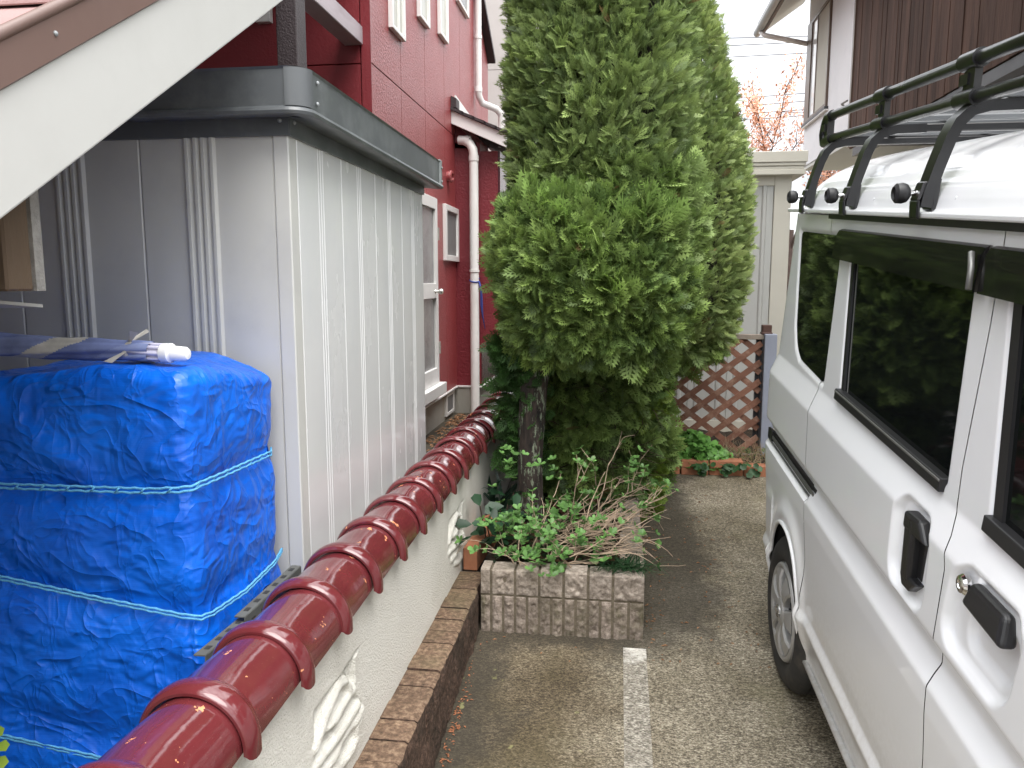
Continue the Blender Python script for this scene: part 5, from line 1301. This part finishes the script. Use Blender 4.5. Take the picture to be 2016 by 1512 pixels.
def visorm():
    m, nt, p = newmat('smoked acrylic visor'); L = nt.links
    p.inputs['Base Color'].default_value = (.010, .010, .010, 1); p.inputs['Roughness'].default_value = .09
    t = nn(nt, 'ShaderNodeBsdfTransparent'); t.inputs['Color'].default_value = (.45, .44, .42, 1)
    ms = nn(nt, 'ShaderNodeMixShader'); ms.inputs[0].default_value = .35
    L.new(p.outputs[0], ms.inputs[1]); L.new(t.outputs[0], ms.inputs[2]); L.new(ms.outputs[0], nt.nodes['Material Output'].inputs['Surface'])
    return m
M['visor'] = visorm()
M['tyre'] = pm('tyre rubber', (.024, .023, .022), .75, var=.25, vs_=12, dirt=(.075, .065, .052), dirtf=.7, dscale=9)
M['hubcap'] = pm('silver painted hubcap', (.40, .395, .385), .38, metal=.4, var=.06)
M['chrome'] = pm('chrome', (.75, .75, .75), .12, metal=1, var=.02)
M['dark_in'] = pm('dark wheel well', (.008, .008, .009), .9)
M['rail_steel'] = pm('dull rail steel', (.20, .20, .19), .4, metal=.6)
pv = [.20,.25,.30,.37,.40,.45,.70,.75,.80,.825,.85,1.03,1.10,1.62,1.66]
pw = [.004,.000,-.012,-.030,-.018,-.022,-.030,-.029,-.003,-.004,-.026,-.020,.012,.05,.050]
_vf = np.arange(.1, 1.8, .002); _wf = np.interp(_vf, pv, pw); kk = np.hanning(9); kk /= kk.sum()
_wf = np.convolve(np.pad(_wf, 4, 'edge'), kk, 'valid')
def prof(v): return np.interp(v, _vf, _wf)
def seam_r(v): return np.interp(v, [.2,.573,.807,1.108,1.521,1.64], [-.132,-.136,-.067,.007,.124,.155])
def seam_f(v): return np.interp(v, [.2,.60,.778,1.0,1.06,1.105,1.184,1.46,1.654], [-1.10,-1.085,-1.062,-1.063,-1.04,-1.008,-.997,-.990,-.974])
def rrect(u, v, cu, cv, hu, hv, r, sh=0):
    a = np.abs(u-cu-sh*(v-cv))-hu+r; b = np.abs(v-cv)-hv+r
    return np.hypot(np.maximum(a, 0), np.maximum(b, 0))+np.minimum(np.maximum(a, b), 0)-r
def pdist(u, v, poly):
    d = segd(u, v, poly+[poly[0]]); return np.where(inpoly(u, v, poly), -d, d)
QW = [(.54,1.578),(.02,1.582),(-.028,1.124),(.29,1.140),(.36,1.175),(.415,1.245)]
DW = [(-.105,1.545),(-.212,1.142),(-.938,1.136),(-.884,1.535)]
FW = [(-1.048,1.535),(-1.138,1.139),(-1.98,1.115),(-1.80,1.535)]
AC, AV, AU, AH = .10, .255, .218, .315
def arch_d(u, v): # <0 inside the opening (pseudo-distance)
    uu, vv = np.abs(u-AC)/AU, np.maximum(v-AV, 0)/AH
    return ((uu**2.3+vv**2.3)**(1/2.3)-1)*AU
def feat(u, v):
    d = np.zeros_like(u)
    for poly in (QW, DW, FW): d += .010*(1-smooth(-.004, .016, pdist(u, v, poly)))
    d += .020*(1-smooth(-.014, .005, rrect(u, v, -.888, .955, .098, .102, .055, .10)))
    d += .018*(1-smooth(-.014, .005, rrect(u, v, -1.212, .957, .125, .088, .055, -.1)))
    d += .014*(1-smooth(-.018, .002, rrect(u, v, -1.23, .945, .085, .055, .045, -.1)))
    d += .012*(1-smooth(.0, .008, rrect(u, v, .23, .781, .365, .024, .006)))*(u > seam_r(v)-.02)
    a = arch_d(u, v); d -= .014*np.exp(-((a-.028)/.030)**2)
    d -= .004*smooth(.62, .56, v)*(u > .36)
    return d
def side(u0f, u1f, nu, v0=.22, v1=1.642, nv=260, mirror=False):
    vv = np.linspace(v0, v1, nv); s = np.linspace(0, 1, nu)
    Vg, Sg = np.meshgrid(vv, s, indexing='ij'); Ug = u0f(Vg)*(1-Sg)+u1f(Vg)*Sg
    Wg = prof(Vg)+feat(Ug, Vg)
    e = np.minimum(Sg, 1-Sg)*np.abs(u0f(Vg)-u1f(Vg))           # seam edges roll in slightly
    Wg = Wg+.0*e
    return np.dstack([Wg, Ug, Vg]), Ug, Vg
gap = .0019
# sliding door
A, _, _ = side(lambda v: seam_r(v)-gap, lambda v: seam_f(v)+gap, 260)
sld = obj('sliding_door', MB().grid(A), M['paint'], van, sm=True)
# front door (runs out of the picture towards the camera)
A, _, _ = side(lambda v: seam_f(v)-gap, lambda v: np.full_like(v, -2.02), 230)
fdo = obj('front_door', MB().grid(A), M['paint'], van, sm=True)
# rear quarter with rounded rear corner
vv = np.linspace(.22, 1.642, 260); u0 = np.interp(vv, [.2,.55,.62,.8,1.1,1.6], [.43,.45,.49,.54,.585,.60]); rr_ = .15
s = np.linspace(0, 1, 190); Vg, Sg = np.meshgrid(vv, s, indexing='ij'); ul = (seam_r(vv)+gap)[:, None]; Ug = ul*(1-Sg)+u0[:, None]*Sg
Wg = prof(Vg)+feat(Ug, Vg); Wg = Wg+0
ph = np.linspace(0, math.pi/2, 16)[1:]; Uc = u0[:, None]+rr_*np.sin(ph)[None]; Wc = (prof(vv)+feat(u0, vv))[:, None]+rr_*(1-np.cos(ph))[None]
Ub = np.repeat(u0[:, None]+rr_, 3, 1); Wb = Wc[:, -1:]+np.array([[.3, .6, .9]])*1.13
Ug2 = np.concatenate([Ug, Uc, Ub], 1); Wg2 = np.concatenate([Wg, Wc, Wb], 1); Vg2 = np.repeat(vv[:, None], Ug2.shape[1], 1)
cu, cv_ = (Ug2[:-1, :-1]+Ug2[1:, 1:])/2, (Vg2[:-1, :-1]+Vg2[1:, 1:])/2
body = MB().grid(np.dstack([Wg2, Ug2, Vg2]), mask=arch_d(cu, cv_) > .004)
HW = .72      # half width of the roof, measured from the side plane
rp = [(.038, 1.655), (.050, 1.668), (.056, 1.69), (.066, 1.712), (.074, 1.722), (.10, 1.757), (.15, 1.795), (.22, 1.826), (.32, 1.849), (.46, 1.864), (HW, 1.870)]
rw = np.array([p[0] for p in rp]); rz = np.array([p[1] for p in rp]); t_ = np.linspace(0, 1, 64)
ki = np.linspace(0, len(rp)-1, 64); rW = np.interp(ki, range(len(rp)), rw); rZ = np.interp(ki, range(len(rp)), rz)
rZ2 = np.convolve(np.pad(rZ, 2, 'edge'), np.ones(5)/5, 'valid'); rZ[14:] = rZ2[14:]
rW = np.concatenate([rW, 2*HW-rW[::-1][1:]]); rZ = np.concatenate([rZ, rZ[::-1][1:]])
ru = np.concatenate([np.linspace(-2.4, .3, 30), np.linspace(.34, .76, 20)])
# pressed roof: gentle fall and rounding towards the tail
sh = np.clip((ru-.25)/.51, 0, 1)
A = np.array([[(HW+(w-HW)*(1-.10*sh[i]**3), u, 1.655+(z-1.655)*(1-.10*sh[i]**2-.35*sh[i]**6)) for w, z in zip(rW, rZ)] for i, u in enumerate(ru)])
roofmb = MB().grid(A)
obj('roof', roofmb, M['paint'], van, sm=45)
vb = body
vb.grid(np.array([[(2*HW-prof(v), u, v) for v in np.linspace(.22, 1.66, 20)] for u in (-2.3, .73)]))        # far side
nv_ = np.linspace(.22, 1.66, 16); nu_ = np.interp(nv_, [.22, .45, .95, 1.66], [-2.52, -2.62, -2.60, -2.33])
for sgn_ in (0, 1):
    fw_ = lambda w: 2*HW-w if sgn_ else w
    vb.grid(np.array([[(fw_(float(prof(np.array([v]))[0])+k*k*.10), -2.015+(un+2.015)*k, v) for v, un in zip(nv_, nu_)] for k in (0, .35, .7, 1)]))
vb.grid(np.array([[(w, un-.05*math.sin(math.pi*(w-.1)/(2*HW-.2)), v) for v, un in zip(nv_, nu_)] for w in np.linspace(.10, 2*HW-.10, 8)]))
obj('body', vb, M['paint'], van, sm=40, fixn=True)
obj('underbody', MB().box(.30, 1.14, -2.3, .62, .20, .52).box(.06, 1.38, -2.0, -.16, .21, .25), M['dark_in'], van)
# wheel well liner, lip of the arch
mb = MB(); rows = []
for w in (-.016, .12, .30):
    rows.append([(w, AC+(AU+.012)*np.sign(math.cos(t))*abs(math.cos(t))**(2/2.3)*1.0, AV-.03+(AH+.04)*abs(math.sin(t))**(2/2.3)) for t in np.linspace(-.0, math.pi, 40)])
mb.grid(np.array(rows)); mb.box(.29, .31, AC-.3, AC+.3, .2, .62); obj('wheel_well', mb, M['dark_in'], van, sm=True)
lip = []
for t in np.linspace(-.02, math.pi+.02, 64):
    cu_ = AC+(AU+.008)*np.sign(math.cos(t))*abs(math.cos(t))**(2/2.3); cv2 = AV+(AH+.008)*max(0, math.sin(t))**(2/2.3)*(1 if math.sin(t) > 0 else 0)
    lip.append((float(prof(np.array([cv2]))[0])-.012, cu_, cv2))
lip = [(lip[0][0], lip[0][1], .235)]+lip+[(lip[-1][0], lip[-1][1], .25)]
obj('arch_lip', MB().tube(lip, .0075, 8), M['paint'], van, sm=True)
obj('sill_flange', MB().tube([(-.004, -.15, .222), (-.004, -2.02, .222)], .011, 10), M['paint'], van, sm=True)
# gutter along the roof, dark gap under it
obj('gutter', MB().bar((.030, .665, 1.655), (.030, -2.3, 1.655), .016, .014), M['paint'], van, bevel=.004, seg=2)
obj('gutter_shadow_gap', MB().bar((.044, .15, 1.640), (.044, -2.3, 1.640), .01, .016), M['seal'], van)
# ----- glass and seals
def panel(poly, off, thick, name, mat, parent, r=.03, dv=None):
    P = []; n = len(poly)
    for i in range(n):
        a, b, c = [Vector(poly[(i+k) % n]) for k in (-1, 0, 1)]
        d1, d2 = (a-b), (c-b); q = min(r, d1.length*.45, d2.length*.45); s_, e_ = b+d1.normalized()*q, b+d2.normalized()*q
        for t in np.linspace(0, 1, 6): P.append((1-t)**2*s_+2*t*(1-t)*b+t*t*e_)
    F = lambda p: float(prof(np.array([p[1]]))[0])+off
    return obj(name, MB().prism([(F(p), p[0], p[1]) for p in P], (thick, 0, 0)), mat, parent)
panel(QW, .0055, .012, 'quarter_window', M['van_glass'], van, .035)
panel(DW, .0075, .010, 'door_window', M['van_glass'], sld, .02)
panel(FW, .0075, .010, 'door_window', M['van_glass'], fdo, .02)
def seal(name, pts, wd, th, parent, mat=None, off=0):
    mb = MB(); P = [Vector((float(prof(np.array([v]))[0])+off, u, v)) for u, v in pts]
    for a, b in zip(P[:-1], P[1:]): mb.bar(a, b, th, wd, up=(0,0,1))
    return obj(name, mb, mat or M['seal'], parent, bevel=.002)
mb = MB()
def vstrip(a, b, du, off, th, mb):
    P = []
    for (u, v), s_ in ((a, 0), (b, 0)):
        w = float(prof(np.array([v]))[0])+off; P += [(w, u, v), (w, u+du, v), (w+th, u+du, v), (w+th, u, v)]
    mb.hexa(P)
m1 = MB(); vstrip((-.215, 1.125), (-.104, 1.545), -.022, .002, .012, m1); obj('window_seal', m1, M['seal'], sld)
m1 = MB(); vstrip((-1.140, 1.12), (-1.046, 1.535), -.030, .001, .012, m1); obj('window_seal', m1, M['seal'], fdo)
m1 = MB(); vstrip((-.250, 1.15), (-.150, 1.53), -.003, .006, .004, m1); obj('glass_edge_line', m1, M['rail_steel'], sld)
def beltstrip(u0_, u1_, v0a, v1a, v0b, v1b, off, th, name, parent, mat):
    m1 = MB(); P = []
    for u, vl, vh in ((u0_, v0a, v1a), (u1_, v0b, v1b)):
        wl_0 = float(prof(np.array([vl]))[0])+off; wh_ = float(prof(np.array([vh]))[0])+off
        P += [(wl_0, u, vl), (wl_0+th, u, vl), (wh_+th, u, vh), (wh_, u, vh)]
    m1.hexa(P); return obj(name, m1, mat, parent, bevel=.003, seg=2)
beltstrip(-.195, -.945, 1.118, 1.150, 1.112, 1.142, -.012, .022, 'belt_moulding', sld, M['seal'])
beltstrip(-1.128, -2.0, 1.112, 1.142, 1.095, 1.12, -.012, .022, 'belt_moulding', fdo, M['seal'])
beltstrip(-.198, -.942, 1.140, 1.146, 1.133, 1.139, -.014, .004, 'moulding_highlight_strip', sld, M['rail_steel'])
# smoked visors above the windows
def visor(ua, ub, parent, ends=True):
    sec_ = [(1.604, -.002), (1.600, -.012), (1.585, -.020), (1.55, -.026), (1.519, -.031)]; us = np.linspace(ua, ub, 24); A = []
    for i, u in enumerate(us):
        f = 1
        row = []
        for v, o in sec_: row.append((.046+o, u-(1.604-v)*.12, v+ (-.002 if v < 1.53 else 0)))
        A.append(row)
    A = np.array(A); B = A.copy(); B[..., 0] += .0035
    m1 = MB().grid(A).grid(B)
    for i in (0, -1): m1.grid(np.array([A[i], A[i]+np.array([[.03, 0, 0]]*5)*np.linspace(0, 1, 5)[:, None]]))
    m1.grid(np.array([A[:, -1], B[:, -1]]))
    return obj('wind_deflector', m1, M['visor'], parent, sm=40, fixn=False)
visor(.004, -.942, sld); visor(-.962, -1.86, fdo)
obj('deflector_bracket', MB().tube([(.018, -.925, 1.59), (.012, -.945, 1.56), (.006, -.958, 1.523)], .006, 8), M['rail_steel'], sld, sm=True)
# sliding rail of the side door
rl = MB().box(-.008, .0, -.128, .565, .758, .803)
railo = obj('door_rail', rl, M['seal'], van)
obj('rail_track', MB().box(-.0145, -.009, -.125, .50, .778, .792).box(-.018, -.010, -.125, .54, .763, .768), M['rail_steel'], railo, bevel=.002)
obj('rail_end_cap', MB().box(-.016, -.004, .50, .57, .762, .808), M['seal'], railo, bevel=.003)
# ----- door handles and lock
h1 = obj('door_handle', MB().hexa([(-.026, -.868, .890), (-.026, -.912, .886), (.004, -.912, .886), (.004, -.868, .890), (-.026, -.862, 1.036), (-.026, -.908, 1.036), (.004, -.908, 1.036), (.004, -.862, 1.036)]), M['trim_black'], sld, bevel=.009, seg=3)
obj('handle_top', MB().hexa([(-.028, -.860, 1.000), (-.022, -.966, 1.000), (.004, -.966, 1.000), (.004, -.860, 1.000), (-.028, -.862, 1.041), (-.022, -.928, 1.041), (.004, -.928, 1.041), (.004, -.862, 1.041)]), M['trim_black'], sld, bevel=.008, seg=3)
obj('handle_foot', MB().hexa([(-.027, -.884, .876), (-.023, -.915, .874), (.004, -.915, .874), (.004, -.884, .876), (-.027, -.868, .906), (-.023, -.950, .906), (.004, -.950, .906), (.004, -.868, .906)]), M['trim_black'], sld, bevel=.006, seg=3)
obj('handle_lever', MB().box(-.006, .002, -.938, -.900, .905, 1.0), M['trim_black'], sld, bevel=.004)
h2 = MB().hexa([(-.034, -1.158, .984), (-.034, -1.304, .976), (.0, -1.304, .976), (.0, -1.158, .984), (-.022, -1.166, 1.030), (-.022, -1.286, 1.030), (.0, -1.286, 1.030), (.0, -1.166, 1.030)])
obj('door_handle', h2, M['trim_black'], fdo, bevel=.012, seg=4)
obj('door_lock', MB().lathe([(.020, 0), (.020, .008), (.016, .013), (.009, .014), (.008, .012), (.0005, .012)], (-.008, -1.128, 1.004), (-1, 0, 0), 24), M['chrome'], fdo, sm=35)
# ----- wheels
def make_wheel(cu_, cv2, wf_):
    wh = []
    c = (wf_, cu_, cv2); ax = (1, 0, 0)
    tp = [(.175, .012), (.185, .004), (.205, -.004), (.228, -.004), (.250, .004), (.264, .016), (.271, .030)]
    for k in range(4):
        o = .036+.026*k; tp += [(.274, o), (.275, o+.018), (.266, o+.0195), (.266, o+.0235)]
    tp += [(.271, .142), (.262, .155), (.20, .16), (.17, .15)]
    wh.append(('tyre', MB().lathe(tp, c, ax, 72, cap=False), M['tyre'], 30))
    # siping grooves around the shoulder
    wh.append(('wheel_disc', MB().lathe([(.178, .03), (.16, .035), (.05, .03), (.001, .03)], c, ax, 40), M['dark_in'], 30))
    hm = MB().lathe([(.176, .014), (.173, .002), (.166, -.004), (.156, -.002), (.150, .006), (.150, .016)], c, ax, 64, cap=False)
    hm.lathe([(.0005, -.012), (.035, -.012), (.046, -.009), (.050, -.004), (.050, .012)], c, ax, 40, cap=False)
    n = 7
    for k in range(n):
        q = 2*math.pi*(k+.25)/n; d1 = 2*math.pi/n*.30; d2 = 2*math.pi/n*.33; dm = 2*math.pi/n*.36
        rows = []
        for r, dq, dep in ((.046, d2*1.35, -.005), (.08, dm*.86, -.012), (.12, dm*.80, -.012), (.154, dm*.92, -.003)):
            rows.append([(wf_+dep+(.007 if abs(s_) == 1 else 0), cu_+r*math.cos(q+dq*s_), cv2+r*math.sin(q+dq*s_)) for s_ in (-1, -.8, -.3, .3, .8, 1)])
        hm.grid(np.array(rows))
        for s_ in (0, -1): hm.grid(np.array([[row[s_] for row in rows], [(row[s_][0]+.018, row[s_][1], row[s_][2]) for row in rows]]))
    wh.append(('hubcap', hm, M['hubcap'], 35))
    em = MB()
    ring = [(wf_-.0145, cu_+.021*math.cos(t), cv2+.021*math.sin(t)) for t in np.linspace(0, 2*math.pi, 33)]; em.tube(ring, .0032, 6)
    em.box(wf_-.018, wf_-.011, cu_-.030, cu_+.030, cv2-.005, cv2+.005)
    wh.append(('emblem', em, M['chrome'], 40))
    return wh
for i, (cu_, wf_) in enumerate(((.095, -.027), (-2.20, .03))):
    root = None
    for nm, mb, mt, a in make_wheel(cu_, .258, wf_):
        if nm == 'tyre': root = obj('wheel', mb, mt, van, sm=a)
        else: obj(nm, mb, mt, root, sm=a)
for cu_ in (.095, -2.20):
    obj('wheel', MB().lathe([(.17, 0), (.25, 0), (.272, .03), (.272, .13), (.25, .16), (.02, .15)], (2*HW-.15, cu_, .258), (1,0,0), 40), M['tyre'], van, sm=30)
# bumper and lower rear details
obj('mud_bracket', MB().box(-.02, .01, .325, .345, .34, .50), M['trim_black'], van)
# roof bolts pressed in the roof side
for u in (.27, -.22, -.735, -1.3):
    obj('roof_plug', MB().lathe([(.006, 0), (.005, .002), (.0005, .003)], (.0585, u, 1.690), (-1, 0, .3), 10), M['paint'], van, sm=True)

# ------------------------------------------------------------------ roof rack
M['rack'] = pm('black steel tube', (.010, .010, .011), .30, var=.15, spec=.6)
M['rack_grey'] = pm('grey rack slat', (.10, .105, .11), .35, metal=.3)
M['knob'] = pm('black rubber knob', (.012, .012, .013), .5)
rack = thing('roof_rack', 'black tubular steel roof rack clamped to the van roof gutter', 'roof rack', VO, rot=VROT)
RWI, RL, RUp = .112, 1.903, 1.982
obj('lower_rail', MB().tube([(RWI, .50, RL), (RWI, -2.2, RL)], .0145, 14), M['rack'], rack, sm=True)
obj('upper_rail', MB().tube([(RWI, .50, RUp), (RWI, -2.2, RUp)], .0150, 14), M['rack'], rack, sm=True)
obj('lower_rail', MB().tube([(2*HW-RWI, .50, RL), (2*HW-RWI, -2.2, RL)], .0125, 10), M['rack'], rack, sm=True)
obj('upper_rail', MB().tube([(2*HW-RWI, .50, RUp), (2*HW-RWI, -2.2, RUp)], .0125, 10), M['rack'], rack, sm=True)
# end bracket at the tail
eb = MB().tube([(RWI, .47, RUp), (RWI, .52, RUp-.002), (RWI, .545, RUp-.02), (RWI, .565, RL+.02), (RWI, .55, RL-.008), (RWI, .50, RL-.002), (RWI, .455, RL)], [.019]*7, 12)
eb.box(RWI-.012, RWI+.012, .485, .515, RL, RUp).box(RWI-.018, RWI-.008, .50, .545, RL+.028, RL+.052)
obj('end_bracket', eb, M['rack'], rack, sm=40)
lu = [.42, -.075, -.63, -1.25, -1.9]
for u in lu:
    # clamp leg: flat bar bent from the gutter up and inwards to the cross bar
    path = [(.030, u, 1.672), (.034, u, 1.70), (.050, u, 1.76), (.068, u, 1.82), (.082, u, 1.852), (.105, u, 1.875), (.14, u, 1.884), (.22, u, 1.886)]
    mb = MB(); P = [Vector(p) for p in path]; rowsA = []
    for i, p in enumerate(P):
        d = (P[min(i+1, len(P)-1)]-P[max(i-1, 0)]).normalized(); n_ = Vector((-d.z, 0, d.x)); wd = .024; th = .012
        rowsA.append([p+n_*th+Vector((0,-wd,0)), p+n_*th+Vector((0,wd,0)), p-n_*th+Vector((0,wd,0)), p-n_*th+Vector((0,-wd,0)), p+n_*th+Vector((0,-wd,0))])
    mb.grid(np.array([[tuple(q) for q in r] for r in rowsA]))
    leg = obj('clamp_leg', mb, M['rack'], rack, sm=35)
    cj = MB().hexa([(.012, u-.024, 1.648), (.012, u+.024, 1.648), (.020, u+.024, 1.645), (.020, u-.024, 1.645), (.010, u-.024, 1.688), (.010, u+.024, 1.688), (.018, u+.024, 1.688), (.018, u-.024, 1.688)])
    cj.hexa([(.010, u-.024, 1.686), (.010, u+.024, 1.686), (.018, u+.024, 1.686), (.018, u-.024, 1.686), (.022, u-.020, 1.728), (.022, u+.020, 1.728), (.034, u+.020, 1.728), (.034, u-.020, 1.728)])
    cj.box(.016, .040, u-.018, u+.018, 1.690, 1.700).hexa([(.040, u-.026, 1.665), (.040, u+.026, 1.665), (.052, u+.026, 1.665), (.052, u-.026, 1.665), (.046, u-.020, 1.735), (.046, u+.020, 1.735), (.060, u+.020, 1.735), (.060, u-.020, 1.735)])
    obj('clamp_jaw', cj, M['rack'], leg, bevel=.003)
    obj('clamp_knob', MB().lathe([(.004, -.03), (.004, -.012), (.012, -.012), (.020, -.006), (.023, .004), (.022, .016), (.015, .022), (.013, .016), (.0005, .016)], (-.012, u+.0, 1.703), (-1, 0, 0), 20), M['knob'], leg, sm=40)
    obj('clamp_bolt', MB().lathe([(.006, 0), (.006, .05)], (-.004, u, 1.703), (1, 0, 0), 10), M['chrome'], leg, sm=40)
    obj('cross_bar', MB().box(.21, 2*HW-.21, u-.016, u+.016, 1.876, 1.898), M['rack'], rack, bevel=.003)
    # sleeves and upright between the rails
    uu = u+.02
    if u < .3:
        su = MB().tube([(RWI, uu+.045, RL), (RWI, uu-.045, RL)], .0205, 16).tube([(RWI, uu+.04, RUp), (RWI, uu-.04, RUp)], .0205, 16)
        su.box(RWI-.008, RWI+.008, uu-.032, uu+.005, RL, RUp).box(RWI-.012, RWI+.0, uu-.008, uu+.034, RL+.028, RL+.052).box(RWI-.004, RWI+.010, uu+.0, uu+.030, RL, RUp)
        obj('rail_support', su, M['rack'], rack, sm=40)
    # screws on the lower rail
    for o_ in (-.16, -.26): obj('rail_screw', MB().lathe([(.005, 0), (.004, .002)], (RWI-.0115, u+o_, RL), (-1, 0, 0), 8), M['rack_grey'], rack)
u = .33
while u > -2.1:
    obj('floor_slat', MB().box(.13, 2*HW-.13, u-.014, u+.014, 1.899, 1.913), M['rack_grey'], rack, bevel=.003); u -= .165
for w in (.30, .62, 1.1): obj('long_bar', MB().box(w-.012, w+.012, -2.1, .46, 1.914, 1.930), M['rack'], rack, bevel=.003)
obj('end_bar', MB().tube([(RWI, .47, RL), (2*HW-RWI, .47, RL)], .0125, 10), M['rack'], rack, sm=True)
